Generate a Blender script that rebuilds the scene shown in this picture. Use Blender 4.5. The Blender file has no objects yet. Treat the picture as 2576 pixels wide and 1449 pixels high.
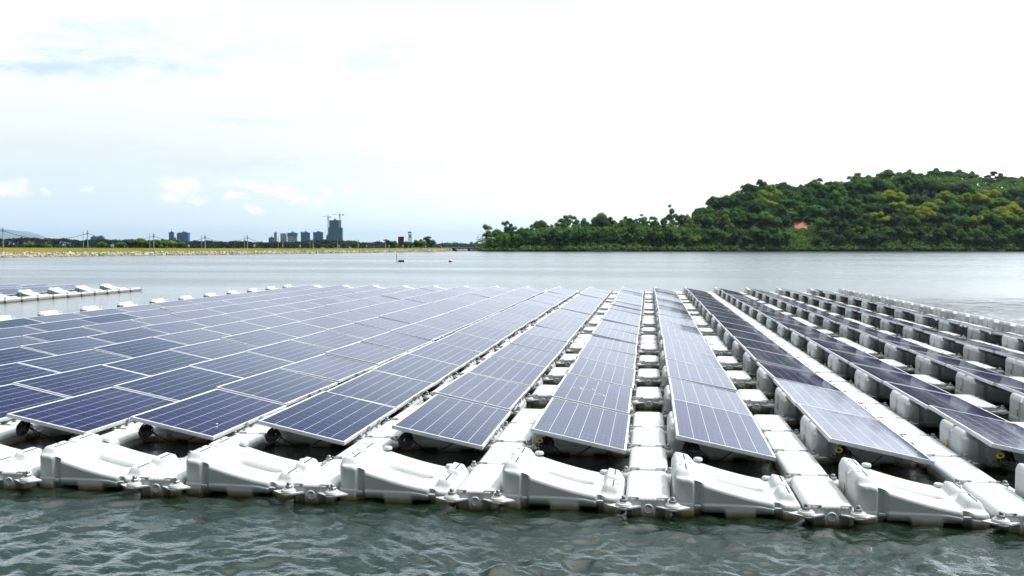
import bpy, math, random
import numpy as np
from mathutils import Vector, Matrix
R = random.Random(7)
scn = bpy.context.scene
COL = scn.collection
rad = math.radians

# ------------------------------------------------------------------ camera numbers
FPX = 2291.0; PITCH = 0.0455; YAW = 0.1493; CAMH = 2.2834
RV = (math.cos(YAW), math.sin(YAW)); FV = (-math.sin(YAW), math.cos(YAW))
def at(xd, yd, d):
    """point seen in that direction at forward distance d"""
    dx = (xd-1288)/FPX; dy = (yd-724.5)/FPX
    fw = math.cos(PITCH)-dy*math.sin(PITCH); up = -math.sin(PITCH)-dy*math.cos(PITCH)
    t = d/fw
    return Vector((RV[0]*dx*t+FV[0]*d, RV[1]*dx*t+FV[1]*d, CAMH+up*t))
def onz(xd, yd, z=0.0):
    dy = (yd-724.5)/FPX
    fw = math.cos(PITCH)-dy*math.sin(PITCH); up = -math.sin(PITCH)-dy*math.cos(PITCH)
    return at(xd, yd, (z-CAMH)/up*fw)
def dirto(xd, yd):
    v = at(xd, yd, 100)-Vector((0, 0, CAMH)); v.normalize(); return v

cam = bpy.data.cameras.new("camera"); co = bpy.data.objects.new("camera", cam); COL.objects.link(co)
co.location = (0, 0, CAMH); co.rotation_euler = (math.pi/2-PITCH, 0, YAW)
cam.sensor_width = 36; cam.lens = FPX/2576*36; cam.clip_start = 0.1; cam.clip_end = 30000
scn.camera = co
scn.view_settings.view_transform = 'Standard'
scn.view_settings.look = 'None'; scn.view_settings.exposure = 0.15; scn.view_settings.gamma = 1
scn.cycles.use_denoising = True
try: scn.cycles.denoiser = 'OPENIMAGEDENOISE'
except Exception: pass
scn.cycles.max_bounces = 6; scn.cycles.volume_bounces = 0; scn.cycles.transparent_max_bounces = 4
scn.cycles.caustics_reflective = False; scn.cycles.caustics_refractive = False
scn.cycles.sample_clamp_indirect = 4; scn.cycles.sample_clamp_direct = 3

# ------------------------------------------------------------------ helpers
class MB:
    def __init__(s): s.v = []; s.f = []; s.m = []; s.sm = []
    def add(s, vs, fs, mi=0, smooth=False):
        b = len(s.v); s.v += [tuple(v) for v in vs]
        for f in fs: s.f.append(tuple(b+i for i in f)); s.m.append(mi); s.sm.append(smooth)
    def box(s, c, d, mi=0, M=None):
        x, y, z = c; a, b, h = d[0]/2, d[1]/2, d[2]/2
        vs = [Vector((x+i*a, y+j*b, z+k*h)) for k in (-1, 1) for j in (-1, 1) for i in (-1, 1)]
        if M is not None: vs = [M @ v for v in vs]
        s.add(vs, [(0,2,3,1),(4,5,7,6),(0,1,5,4),(2,6,7,3),(0,4,6,2),(1,3,7,5)], mi)
    def tube(s, p0, p1, r0, r1=None, n=8, mi=0, caps=True, smooth=True):
        p0, p1 = Vector(p0), Vector(p1); r1 = r0 if r1 is None else r1
        ax = (p1-p0).normalized(); t = Vector((0,0,1)) if abs(ax.z) < .9 else Vector((1,0,0))
        u = ax.cross(t).normalized(); w = ax.cross(u)
        vs = []
        for p, r in ((p0, r0), (p1, r1)):
            for k in range(n):
                a = 2*math.pi*k/n; vs.append(p+u*(r*math.cos(a))+w*(r*math.sin(a)))
        s.add(vs, [(k, (k+1) % n, n+(k+1) % n, n+k) for k in range(n)], mi, smooth)
        if caps: s.add(vs, [tuple(range(n))[::-1], tuple(range(n, 2*n))], mi)
    def path(s, pts, r, n=6, mi=0):
        for a, b in zip(pts[:-1], pts[1:]): s.tube(a, b, r, r, n, mi, caps=False)
    def lathe(s, prof, c=(0,0,0), n=20, mi=0, smooth=True):
        vs = []
        for r, z in prof:
            for k in range(n):
                a = 2*math.pi*k/n; vs.append((c[0]+r*math.cos(a), c[1]+r*math.sin(a), c[2]+z))
        fs = []
        for i in range(len(prof)-1):
            for k in range(n): fs.append((i*n+k, i*n+(k+1) % n, (i+1)*n+(k+1) % n, (i+1)*n+k))
        s.add(vs, fs, mi, smooth)
        s.add([vs[(len(prof)-1)*n+k] for k in range(n)], [tuple(range(n))], mi)
    def prism(s, pts, z0, z1, mi=0):
        n = len(pts); vs = [(p[0], p[1], z0) for p in pts]+[(p[0], p[1], z1) for p in pts]
        s.add(vs, [tuple(range(n))[::-1], tuple(range(n, 2*n))]+[(k, (k+1) % n, n+(k+1) % n, n+k) for k in range(n)], mi)
    def mesh(s, name, mats):
        me = bpy.data.meshes.new(name); me.from_pydata(s.v, [], s.f)
        if not isinstance(mats, (list, tuple)): mats = [mats]
        for m in mats: me.materials.append(m)
        me.polygons.foreach_set('material_index', s.m); me.polygons.foreach_set('use_smooth', s.sm)
        me.update(); return me
def obj(name, me, parent=None, loc=(0,0,0), rot=(0,0,0), sc=1):
    o = bpy.data.objects.new(name, me); COL.objects.link(o); o.location = loc; o.rotation_euler = rot
    o.scale = (sc, sc, sc) if not hasattr(sc, '__len__') else sc
    if parent: o.parent = parent
    return o
USED = {}
def tag(o, label, cat, group=None):
    n = len(label.split()); assert 4 <= n <= 16, (n, label)
    USED[label] = USED.get(label, 0)+1
    o['label'] = label; o['category'] = cat
    if group: o['group'] = group
    return o
def empty(name, loc, label, cat, group=None, rot=(0,0,0)):
    o = bpy.data.objects.new(name, None); COL.objects.link(o); o.location = loc; o.rotation_euler = rot
    o.empty_display_size = .1
    return tag(o, label, cat, group)
def copy_tree(o, parent=None):
    c = o.copy(); COL.objects.link(c); c.parent = parent
    for ch in o.children: copy_tree(ch, c)
    return c
def relabel(o, label, group):
    n = len(label.split()); assert 4 <= n <= 16, (n, label)
    USED[label] = USED.get(label, 0)+1
    o['label'] = label; o['group'] = group
ORD = ['zeroth','first','second','third','fourth','fifth','sixth','seventh','eighth','ninth','tenth','eleventh','twelfth','thirteenth','fourteenth','fifteenth','sixteenth','seventeenth','eighteenth','nineteenth','twentieth','twenty-first','twenty-second','twenty-third','twenty-fourth','twenty-fifth','twenty-sixth','twenty-seventh','twenty-eighth','twenty-ninth','thirtieth','thirty-first','thirty-second','thirty-third','thirty-fourth','thirty-fifth','thirty-sixth','thirty-seventh','thirty-eighth','thirty-ninth','fortieth']+['%dth' % k for k in range(41, 200)]

# ------------------------------------------------------------------ node helper
class NT:
    def __init__(s, tree): s.t = tree; s.n = tree.nodes; s.l = tree.links
    def new(s, typ, **kw):
        nd = s.n.new(typ)
        for k, v in kw.items(): setattr(nd, k, v)
        return nd
    def link(s, a, b): s.l.new(a, b)
    def _in(s, sock, v):
        if v is None: return
        if isinstance(v, bpy.types.NodeSocket): s.l.new(v, sock)
        else: sock.default_value = v
    def math(s, op, a, b=None, c=None, clamp=False):
        nd = s.new('ShaderNodeMath', operation=op, use_clamp=clamp)
        s._in(nd.inputs[0], a); s._in(nd.inputs[1], b); s._in(nd.inputs[2], c); return nd.outputs[0]
    def vmath(s, op, a, b=None, scale=None):
        nd = s.new('ShaderNodeVectorMath', operation=op)
        s._in(nd.inputs[0], a); s._in(nd.inputs[1], b)
        if scale is not None: s._in(nd.inputs['Scale'], scale)
        return nd.outputs['Value'] if op in ('LENGTH', 'DOT_PRODUCT', 'DISTANCE') else nd.outputs[0]
    def mix(s, f, a, b, blend='MIX'):
        nd = s.new('ShaderNodeMix', data_type='RGBA', blend_type=blend, clamp_factor=True)
        s._in(nd.inputs[0], f)
        for i, v in ((6, a), (7, b)):
            if isinstance(v, tuple) and len(v) == 3: v = (*v, 1)
            s._in(nd.inputs[i], v)
        return nd.outputs[2]
    def noise(s, vec, scale, detail=4, rough=.5, dist=0.0, out=0):
        nd = s.new('ShaderNodeTexNoise'); s._in(nd.inputs['Vector'], vec); s._in(nd.inputs['Scale'], scale)
        nd.inputs['Detail'].default_value = detail; nd.inputs['Roughness'].default_value = rough
        nd.inputs['Distortion'].default_value = dist
        return nd.outputs[out]
    def ramp(s, f, stops, interp='LINEAR'):
        nd = s.new('ShaderNodeValToRGB'); cr = nd.color_ramp; cr.interpolation = interp
        while len(cr.elements) < len(stops): cr.elements.new(.5)
        for e, (p, c) in zip(cr.elements, stops):
            e.position = p; e.color = (*c, 1) if hasattr(c, '__len__') else (c, c, c, 1)
        s._in(nd.inputs[0], f); return nd.outputs[0]
    def smooth(s, v, a, b):
        nd = s.new('ShaderNodeMapRange', interpolation_type='SMOOTHSTEP')
        s._in(nd.inputs[0], v); nd.inputs[1].default_value = a; nd.inputs[2].default_value = b
        return nd.outputs[0]
    def mapping(s, vec, scale=(1,1,1), rot=(0,0,0), loc=(0,0,0)):
        nd = s.new('ShaderNodeMapping'); s._in(nd.inputs[0], vec)
        nd.inputs['Scale'].default_value = scale; nd.inputs['Rotation'].default_value = rot; nd.inputs['Location'].default_value = loc
        return nd.outputs[0]
def mat(name, color=(.5,.5,.5), rough=.6, metal=0.0, spec=.5):
    m = bpy.data.materials.new(name); m.use_nodes = True; nt = NT(m.node_tree)
    b = nt.n['Principled BSDF']; b.inputs['Base Color'].default_value = (*color, 1)
    b.inputs['Roughness'].default_value = rough; b.inputs['Metallic'].default_value = metal
    b.inputs['Specular IOR Level'].default_value = spec
    return m, nt, b
def noisy(name, c1, c2, scale, rough=.7, bump=0.0, coord='Object', detail=5, metal=0, bscale=None, bdist=.02):
    m, nt, b = mat(name, c1, rough, metal)
    tc = nt.new('ShaderNodeTexCoord').outputs[coord]
    f = nt.noise(tc, scale, detail, .6)
    nt.link(nt.mix(nt.smooth(f, .35, .65), c1, c2), b.inputs['Base Color'])
    if bump:
        bp = nt.new('ShaderNodeBump'); bp.inputs['Strength'].default_value = bump; bp.inputs['Distance'].default_value = bdist
        nt.link(nt.noise(tc, bscale or scale*3, 4, .6), bp.inputs['Height']); nt.link(bp.outputs[0], b.inputs['Normal'])
    return m

# ------------------------------------------------------------------ materials
def float_material(name, axis):
    m, nt, b = mat(name, (.58,.60,.59), .45, 0, .35)
    tc = nt.new('ShaderNodeTexCoord').outputs['Object']
    geo = nt.new('ShaderNodeNewGeometry')
    sp = nt.new('ShaderNodeSeparateXYZ'); nt.link(geo.outputs['Position'], sp.inputs[0]); z = sp.outputs[2]
    wn = nt.noise(geo.outputs['Position'], 6, 5, .7)
    zz = nt.math('SUBTRACT', z, nt.math('MULTIPLY', wn, .045))
    col = nt.mix(nt.smooth(nt.noise(geo.outputs['Position'], 3.1, 5, .65), .4, .75), (.58,.605,.605), (.51,.53,.53))
    col = nt.mix(nt.math('MULTIPLY', nt.smooth(nt.noise(geo.outputs['Position'], 38, 3, .7), .62, .75), .35), col, (.40,.39,.35))
    # algae and silt line left by the water
    col = nt.mix(nt.math('SUBTRACT', 1.0, nt.smooth(zz, .0, .045)), col, (.30,.24,.12))
    col = nt.mix(nt.math('SUBTRACT', 1.0, nt.smooth(zz, -.03, .006)), col, (.05,.045,.02))
    nt.link(col, b.inputs['Base Color'])
    ob = nt.new('ShaderNodeSeparateXYZ'); nt.link(tc, ob.inputs[0])
    s = ob.outputs[axis]
    if axis == 0:   # ribs running front to back on the walkway
        w = nt.math('PINGPONG', s, .016); h = nt.smooth(w, .002, .006); h2 = h; dist = .004
    else:           # three long grooves
        h2 = None; dist = .006
        for y0 in (-.2, .13, .26):
            g = nt.smooth(nt.math('ABSOLUTE', nt.math('SUBTRACT', s, y0)), .004, .014)
            h2 = g if h2 is None else nt.math('MINIMUM', h2, g)
        xr = nt.math('GREATER_THAN', nt.math('ABSOLUTE', nt.math('SUBTRACT', ob.outputs[0], .54)), .31)
        h2 = nt.math('MAXIMUM', h2, xr)
    gn = nt.math('MULTIPLY', nt.noise(tc, 220, 2, .5), .05)
    bp = nt.new('ShaderNodeBump'); bp.inputs['Strength'].default_value = .35 if axis == 0 else .9; bp.inputs['Distance'].default_value = dist
    nt.link(nt.math('ADD', h2, gn), bp.inputs['Height']); nt.link(bp.outputs[0], b.inputs['Normal'])
    return m
M_float = float_material('float_plastic', 1)
M_walk = float_material('walkway_plastic', 0)
M_dark = mat('dark_slot', (.03,.03,.032), .7)[0]
M_zinc = noisy('zinc', (.45,.46,.46), (.32,.33,.33), 30, .38, .1, metal=.75)
M_washer = noisy('washer_plastic', (.62,.63,.62), (.5,.51,.5), 12, .5)
M_cap = mat('cap_plastic', (.85,.86,.86), .3)[0]
M_yellow = noisy('yellow_tag', (.75,.52,.02), (.6,.4,.02), 20, .5)
M_cable = mat('black_cable', (.012,.012,.013), .5)[0]
M_ytape = mat('yellow_tape', (.65,.55,.02), .45)[0]
M_frame = noisy('anodised_frame', (.74,.76,.78), (.66,.68,.70), 6, .4, 0, metal=.1)
M_back = mat('panel_backsheet', (.6,.6,.6), .6)[0]
def cell_material():
    m, nt, b = mat('solar_cells', (.02,.02,.08), .14, 0, .5)
    tc = nt.new('ShaderNodeTexCoord').outputs['Object']
    sp = nt.new('ShaderNodeSeparateXYZ'); nt.link(tc, sp.inputs[0]); x, y = sp.outputs[0], sp.outputs[1]
    oi = nt.new('ShaderNodeObjectInfo').outputs['Random']
    px, py = .1595, .1645
    def line(v, p, w):
        f = nt.math('FRACT', nt.math('ADD', nt.math('DIVIDE', v, p), 100.0))
        d = nt.math('MULTIPLY', nt.math('MINIMUM', f, nt.math('SUBTRACT', 1.0, f)), p)
        return nt.math('LESS_THAN', d, w)
    strings = line(x, px, .0024); rows = line(y, py, .0022)
    bus = line(nt.math('ADD', x, px/6), px/3, .0011)
    cx = nt.math('FLOOR', nt.math('DIVIDE', x, px)); cy = nt.math('FLOOR', nt.math('DIVIDE', y, py))
    cmb = nt.new('ShaderNodeCombineXYZ'); nt.link(cx, cmb.inputs[0]); nt.link(cy, cmb.inputs[1]); nt.link(nt.math('MULTIPLY', oi, 50), cmb.inputs[2])
    wn = nt.new('ShaderNodeTexWhiteNoise'); nt.link(cmb.outputs[0], wn.inputs[0])
    vo = nt.new('ShaderNodeTexVoronoi'); nt.link(tc, vo.inputs['Vector']); vo.inputs['Scale'].default_value = 70
    cr = nt.new('ShaderNodeSeparateColor'); nt.link(vo.outputs['Color'], cr.inputs[0])
    f = nt.math('ADD', nt.math('MULTIPLY', cr.outputs[0], .55), nt.math('MULTIPLY', wn.outputs[0], .45))
    cell = nt.mix(f, (.008,.007,.042), (.020,.014,.095))
    cell = nt.mix(nt.math('MULTIPLY', oi, .5), cell, (.005,.012,.055))
    cell = nt.mix(nt.math('MULTIPLY', bus, .22), cell, (.5,.52,.6))
    cell = nt.mix(nt.math('MULTIPLY', rows, .28), cell, (.6,.62,.7))
    cell = nt.mix(nt.math('MULTIPLY', strings, .95), cell, (.55,.58,.66))
    off = nt.vmath('ADD', tc, nt.vmath('MULTIPLY', cmb.outputs[0], (0,0,1)))
    dust = nt.smooth(nt.noise(off, 2.3, 6, .7), .45, .85)
    cell = nt.mix(nt.math('MULTIPLY', dust, .05), cell, (.35,.35,.35))
    nt.link(cell, b.inputs['Base Color'])
    b.inputs['IOR'].default_value = 1.34
    nt.link(nt.math('ADD', .04, nt.math('MULTIPLY', nt.noise(off, 5, 4, .6), .09)), b.inputs['Roughness'])
    bp = nt.new('ShaderNodeBump'); bp.inputs['Strength'].default_value = .25; bp.inputs['Distance'].default_value = .004
    nt.link(nt.noise(off, 1.6, 2, .5), bp.inputs['Height']); nt.link(bp.outputs[0], b.inputs['Normal'])
    return m
M_cell = cell_material()

# ------------------------------------------------------------------ world: hazy bright cloud cover over a Nishita sky
SUN_AZ, SUN_EL = rad(74), rad(58)        # azimuth measured from +Y towards +X
SUND = Vector((math.sin(SUN_AZ)*math.cos(SUN_EL), math.cos(SUN_AZ)*math.cos(SUN_EL), math.sin(SUN_EL)))
def build_world():
    w = bpy.data.worlds.new("World"); scn.world = w; w.use_nodes = True
    nt = NT(w.node_tree); nt.n.clear()
    out = nt.new('ShaderNodeOutputWorld'); bg = nt.new('ShaderNodeBackground'); nt.link(bg.outputs[0], out.inputs[0])
    bg.inputs['Strength'].default_value = 0.1
    sky = nt.new('ShaderNodeTexSky', sky_type='NISHITA', sun_disc=False)
    sky.sun_elevation = SUN_EL; sky.sun_rotation = SUN_AZ; sky.air_density = 1.2; sky.dust_density = 2.0
    d = nt.vmath('NORMALIZE', nt.new('ShaderNodeTexCoord').outputs['Generated'])
    sp = nt.new('ShaderNodeSeparateXYZ'); nt.link(d, sp.inputs[0]); x, y, z = sp.outputs
    az = nt.math('ARCTAN2', x, y); el = nt.math('ARCSINE', z)
    cb = nt.new('ShaderNodeCombineXYZ'); nt.link(az, cb.inputs[0]); nt.link(el, cb.inputs[1]); ae = cb.outputs[0]
    # wobble so that cloud outlines are ragged
    nv = nt.noise(d, 26, 6, .62, 0, 1)
    wob = nt.vmath('SCALE', nt.vmath('SUBTRACT', nv, (.5,.5,.5)), None, .056)
    aew = nt.vmath('ADD', ae, nt.vmath('MULTIPLY', wob, (1,.6,0)))
    def blob(xd, yd, rx, ry, soft=.6, src=aew):
        v = dirto(xd, yd); a0 = math.atan2(v.x, v.y); e0 = math.asin(v.z)
        q = nt.vmath('MULTIPLY', nt.vmath('SUBTRACT', src, (a0, e0, 0)), (FPX/rx*1.25, FPX/ry*1.25, 0))
        return nt.math('SUBTRACT', 1.0, nt.smooth(nt.vmath('LENGTH', q), 1-soft, 1+soft))
    def union(lst):
        r = lst[0]
        for q in lst[1:]: r = nt.math('MAXIMUM', r, q)
        return r
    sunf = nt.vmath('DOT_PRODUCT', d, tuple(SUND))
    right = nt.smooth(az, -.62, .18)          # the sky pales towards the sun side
    e9 = nt.math('MULTIPLY', el, .6366)  # in both ramps unseen mid-sky is dimmed for reflections, zenith raised for float tops
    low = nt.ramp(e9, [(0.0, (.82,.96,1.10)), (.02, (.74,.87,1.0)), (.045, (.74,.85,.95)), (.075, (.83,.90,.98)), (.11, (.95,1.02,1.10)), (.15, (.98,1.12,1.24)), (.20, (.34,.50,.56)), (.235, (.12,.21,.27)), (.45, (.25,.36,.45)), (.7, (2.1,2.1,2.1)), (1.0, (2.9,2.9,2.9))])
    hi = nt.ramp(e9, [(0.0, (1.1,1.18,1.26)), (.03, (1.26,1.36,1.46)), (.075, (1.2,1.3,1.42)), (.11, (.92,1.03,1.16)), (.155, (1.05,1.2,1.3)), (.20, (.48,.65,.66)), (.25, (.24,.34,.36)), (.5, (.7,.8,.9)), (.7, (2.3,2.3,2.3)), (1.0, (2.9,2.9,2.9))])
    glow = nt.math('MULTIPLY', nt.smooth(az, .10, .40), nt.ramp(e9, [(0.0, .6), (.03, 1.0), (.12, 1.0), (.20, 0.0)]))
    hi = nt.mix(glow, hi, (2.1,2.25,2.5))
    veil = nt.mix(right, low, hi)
    streak = nt.noise(nt.mapping(ae, (5, 26, 1)), 1.0, 6, .55, .3)
    veil = nt.mix(nt.math('MULTIPLY', nt.smooth(streak, .48, .72), .30), veil, (.82,.89,.97))
    # broken blue-grey openings high on the left, lavender wisps elsewhere
    patch = nt.noise(nt.mapping(ae, (10, 34, 1), (0,0,-.12)), 1.0, 6, .6, .5)
    b1 = nt.math('MULTIPLY', union([blob(170, 120, 300, 75, .7), blob(330, 145, 230, 35, .8), blob(60, 160, 180, 30, .7)]), nt.smooth(patch, .40, .64))
    veil = nt.mix(b1, veil, (.60,.74,.86))
    b2 = nt.math('MULTIPLY', union([blob(930, 148, 120, 34, .8), blob(1010, 122, 90, 24, .8), blob(480, 105, 300, 60, .8), blob(620, 300, 120, 14, .8), blob(200, 370, 420, 30, .9), blob(650, 410, 420, 25, .9)]), nt.smooth(patch, .3, .6))
    veil = nt.mix(nt.math('MULTIPLY', b2, .8), veil, (.78,.82,.91))
    puffs = union([blob(470, 472, 48, 22), blob(430, 495, 40, 14), blob(588, 462, 42, 12), blob(594, 498, 30, 13), blob(722, 478, 36, 18), blob(752, 497, 30, 13), blob(800, 512, 25, 10), blob(25, 476, 42, 18), blob(120, 484, 16, 8),
                   blob(1045, 455, 45, 24, .7), blob(1075, 475, 40, 14, .7), blob(510, 503, 20, 10), blob(815, 480, 24, 8), blob(218, 484, 10, 10), blob(890, 473, 18, 7, .8), blob(660, 465, 40, 9, .8), blob(1240, 523, 20, 6, .7), blob(650, 523, 22, 10, .8)])
    veil = nt.mix(nt.math('MULTIPLY', puffs, nt.math('MULTIPLY_ADD', nt.smooth(nt.noise(d, 40, 4, .6), .35, .65), .5, .32)), veil, (1.2,1.2,1.2))
    # cloud cover is brightest round the veiled sun; unseen rear sky dimmed to darken float fronts
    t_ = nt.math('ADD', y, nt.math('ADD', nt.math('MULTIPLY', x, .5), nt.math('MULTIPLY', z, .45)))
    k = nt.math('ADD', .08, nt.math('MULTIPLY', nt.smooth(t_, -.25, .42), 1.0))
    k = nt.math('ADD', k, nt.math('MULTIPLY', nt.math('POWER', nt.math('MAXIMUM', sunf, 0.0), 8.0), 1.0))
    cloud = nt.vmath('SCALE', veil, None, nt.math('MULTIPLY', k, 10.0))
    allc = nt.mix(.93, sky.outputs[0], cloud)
    # below the horizon: dull ground
    allc = nt.mix(nt.smooth(z, -.06, -.002), (1.2,1.5,1.5), allc)
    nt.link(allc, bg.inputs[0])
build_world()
sl = bpy.data.lights.new("sun", 'SUN'); so = bpy.data.objects.new("sun", sl); COL.objects.link(so)
sl.energy = 2.8; sl.angle = rad(3); sl.color = (1, .96, .9)
so.rotation_euler = (-SUND).to_track_quat('-Z', 'Y').to_euler(); so.location = (20, 20, 40)

# ------------------------------------------------------------------ water
ARR_X0, PX = -7.1404, 1.4866
PY, ROW0 = 2.066, 8.18                # float rows
def build_water():
    rs = [0.0, 1.2, 2.2]
    r = 3.0
    while r < 12000:
        rs.append(r); r += max(.020, r*.0036 if r < 14 else (r*.007 if r < 60 else r*.03))
    rs = np.array(rs)
    fine = np.linspace(-.64, .64, 620); coarse = np.linspace(.69, 2*math.pi-.69, 34)
    az = np.concatenate([fine, coarse])-YAW
    A, RR = np.meshgrid(az, rs)
    X = np.sin(A)*RR; Y = np.cos(A)*RR
    rng = np.random.default_rng(3)
    Z = np.zeros_like(X)
    n = 120
    lam = np.exp(rng.uniform(np.log(.07), np.log(.62), n)); th = rng.normal(rad(-70), .75, n); ph = rng.uniform(0, 6.28, n)
    wx = X+.25*np.sin(Y*.9+.7)+.10*np.sin(X*1.7+Y*2.3); wy = Y+.25*np.sin(X*.8+1.3)+.08*np.sin(X*2.9-Y*1.1)
    space = np.maximum(.020, RR*.0036)
    for i in range(n):
        k = 2*math.pi/lam[i]; st = .035*(lam[i]/.2)**-.1
        wgt = np.clip((lam[i]/space-2.5)/2.5, 0, 1)
        s = np.sin(k*(wx*math.cos(th[i])+wy*math.sin(th[i]))+ph[i])
        Z += wgt*st/k*s
    gust = .8+.35*np.sin(X*.31+Y*.17)*np.sin(Y*.23-X*.11+1)
    inside = np.clip((Y-8.0)/.8, 0, 1)*np.clip((X+19)/1, 0, 1)*np.clip((10.5-X)/1, 0, 1)*np.clip((45-Y)/1, 0, 1)
    patch = np.exp(-(((X-15)/6)**2+((Y-36)/6)**2))
    Z *= gust*(1-.75*inside)*(1+.8*patch)
    near = np.clip((RR-2.2)/1.5, 0, 1); Z *= near*(1-.65*np.clip((RR-12)/14, 0, 1)*(1-patch))
    nr, na = X.shape
    co_ = np.stack([X, Y, Z], -1).reshape(-1, 3)
    idx = np.arange(nr*na).reshape(nr, na)
    a = idx[:-1, :]; b = idx[1:, :]
    f = np.stack([a, np.roll(a, -1, 1), np.roll(b, -1, 1), b], -1)[..., ::-1].reshape(-1, 4)
    f = f[na:]   # drop the degenerate centre ring, close it with one polygon
    me = bpy.data.meshes.new('water')
    verts = co_.tolist(); faces = f.tolist(); faces.append(idx[1].tolist()[::-1])
    me.from_pydata(verts, [], faces)
    me.polygons.foreach_set('use_smooth', [True]*len(faces)); me.update()
    m, nt, bs = mat('water', (.018,.026,.018), .04, 0, .5)
    bs.inputs['IOR'].default_value = 1.34; bs.inputs['Coat Weight'].default_value = 1.0; bs.inputs['Coat Roughness'].default_value = .03; bs.inputs['Coat IOR'].default_value = 1.3
    pos = nt.new('ShaderNodeNewGeometry').outputs['Position']
    sp = nt.new('ShaderNodeSeparateXYZ'); nt.link(pos, sp.inputs[0])
    dist = nt.vmath('LENGTH', pos)
    murk = nt.noise(nt.mapping(pos, (.6,.6,0)), 1, 3, .5)
    nt.link(nt.mix(murk, (.007,.019,.012), (.013,.026,.014)), bs.inputs['Base Color'])
    n1 = nt.noise(nt.mapping(pos, (1.0, 1.8, 1), (0,0,.25)), 11.0, 3, .6, 0)
    n2 = nt.noise(nt.mapping(pos, (.5, 1.7, 1), (0,0,.1)), 1.1, 4, .55, .4)
    n3 = nt.noise(nt.mapping(pos, (.10, .55, 1), (0,0,.05)), .8, 4, .6)
    far1 = nt.smooth(dist, 6, 22); far2 = nt.smooth(dist, 18, 90)
    bands = nt.smooth(nt.noise(nt.mapping(pos, (.010, .05, 1), (0,0,.12)), 1, 3, .5), .30, .62)
    h = nt.math('ADD', nt.math('MULTIPLY', n1, nt.math('MULTIPLY_ADD', far2, -.014, .024)), nt.math('MULTIPLY', nt.math('MULTIPLY', n2, far1), .05))
    h = nt.math('ADD', h, nt.math('MULTIPLY', nt.math('MULTIPLY', n3, far2), .05))
    amp = nt.math('MULTIPLY', nt.math('MULTIPLY_ADD', bands, .55, .30), nt.math('MULTIPLY_ADD', far2, -.8, 1.0))
    bp = nt.new('ShaderNodeBump'); bp.inputs['Distance'].default_value = 1.0
    nt.link(amp, bp.inputs['Strength']); nt.link(h, bp.inputs['Height']); pmk = nt.math('SUBTRACT', 1.0, nt.smooth(nt.vmath('LENGTH', nt.vmath('ADD', nt.vmath('MULTIPLY', nt.vmath('SUBTRACT', pos, (15.5, 37, 0)), (.13, .17, 0)), nt.vmath('SCALE', nt.vmath('SUBTRACT', nt.noise(pos, .25, 3, .6, 0, 1), (.5,.5,.5)), None, 1.2))), .5, 1.1))
    fp = nt.mapping(pos, (1.0, 1.9, 1), (0,0,.12))
    nc = nt.noise(fp, 1.5, 3, .6, 0, 1)
    ruf = nt.smooth(sp.outputs[0], -40, 60)
    sl_ = nt.math('MULTIPLY', nt.math('ADD', nt.math('MULTIPLY_ADD', bands, .25, .05), nt.math('MULTIPLY_ADD', ruf, .1, nt.math('MULTIPLY', pmk, 2.2))), far2)
    tilt = nt.vmath('MULTIPLY', nt.vmath('SUBTRACT', nc, (.5,.5,.5)), (1,1,0))
    nrm = nt.vmath('NORMALIZE', nt.vmath('ADD', bp.outputs[0], nt.vmath('SCALE', tilt, None, sl_)))
    nt.link(nrm, bs.inputs['Normal']); nt.link(nrm, bs.inputs['Coat Normal'])
    rg = nt.math('MULTIPLY_ADD', nt.smooth(dist, 14, 70), nt.math('MULTIPLY_ADD', bands, .09, .17), .03)
    rg = nt.math('MULTIPLY', rg, nt.math('MULTIPLY_ADD', pmk, -.85, 1.0)); nt.link(rg, bs.inputs['Roughness']); nt.link(rg, bs.inputs['Coat Roughness'])
    me.materials.append(m)
    o = obj('water', me); o['kind'] = 'structure'
build_water()

# ------------------------------------------------------------------ floats
def sstep(a, b, x):
    t = min(1, max(0, (x-a)/(b-a))); return t*t*(3-2*t)
def rrmap(u, v, a, b, r):
    x, y = u*a, v*b; sx, sy = (1 if x >= 0 else -1), (1 if y >= 0 else -1)
    p, q = (abs(x)-(a-r))/r, (abs(y)-(b-r))/r
    if p > 0 and q > 0:
        p2, q2 = p*math.sqrt(1-q*q/2), q*math.sqrt(1-p*p/2)
        return sx*((a-r)+r*p2), sy*((b-r)+r*q2)
    return x, y
def edge_list(n, extra):
    return sorted(set([round(-1+2*k/n, 5) for k in range(n+1)]+extra))
W, D = 1.06, .80
def main_top(x, y):
    t = min(1, max(0, (x-.12)/.88))
    z = .120+.198*(1-t)**1.5
    if x < .12: z = .318
    z += .010*sstep(.0, .4, y)
    # support towers on the high side
    for y0, y1 in ((.035, .375), (-.335, -.035)):
        m = sstep(y0-.03, y0+.02, y)*(1-sstep(y1-.02, y1+.03, y))*(1-sstep(.135, .215, x))
        top = .392-.2*x-.05*(1-sstep(.0, .05, x))
        z = z*(1-m)+top*m if m > 0 else z
    # lumps on the low side
    for y0, y1 in ((.06, .355), (-.315, -.035)):
        m = sstep(y0-.02, y0+.03, y)*(1-sstep(y1-.03, y1+.02, y))*sstep(.865, .915, x)*(1-sstep(1.0, 1.05, x))
        top = .392-.2*x
        z = z*(1-m)+top*m
    # long hand-hold recess
    cx = min(max(x, .40), .72); dd = math.hypot(x-cx, (y+.02)*1.05)
    z -= .13*(1-sstep(.026, .078, dd))
    return z
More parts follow.
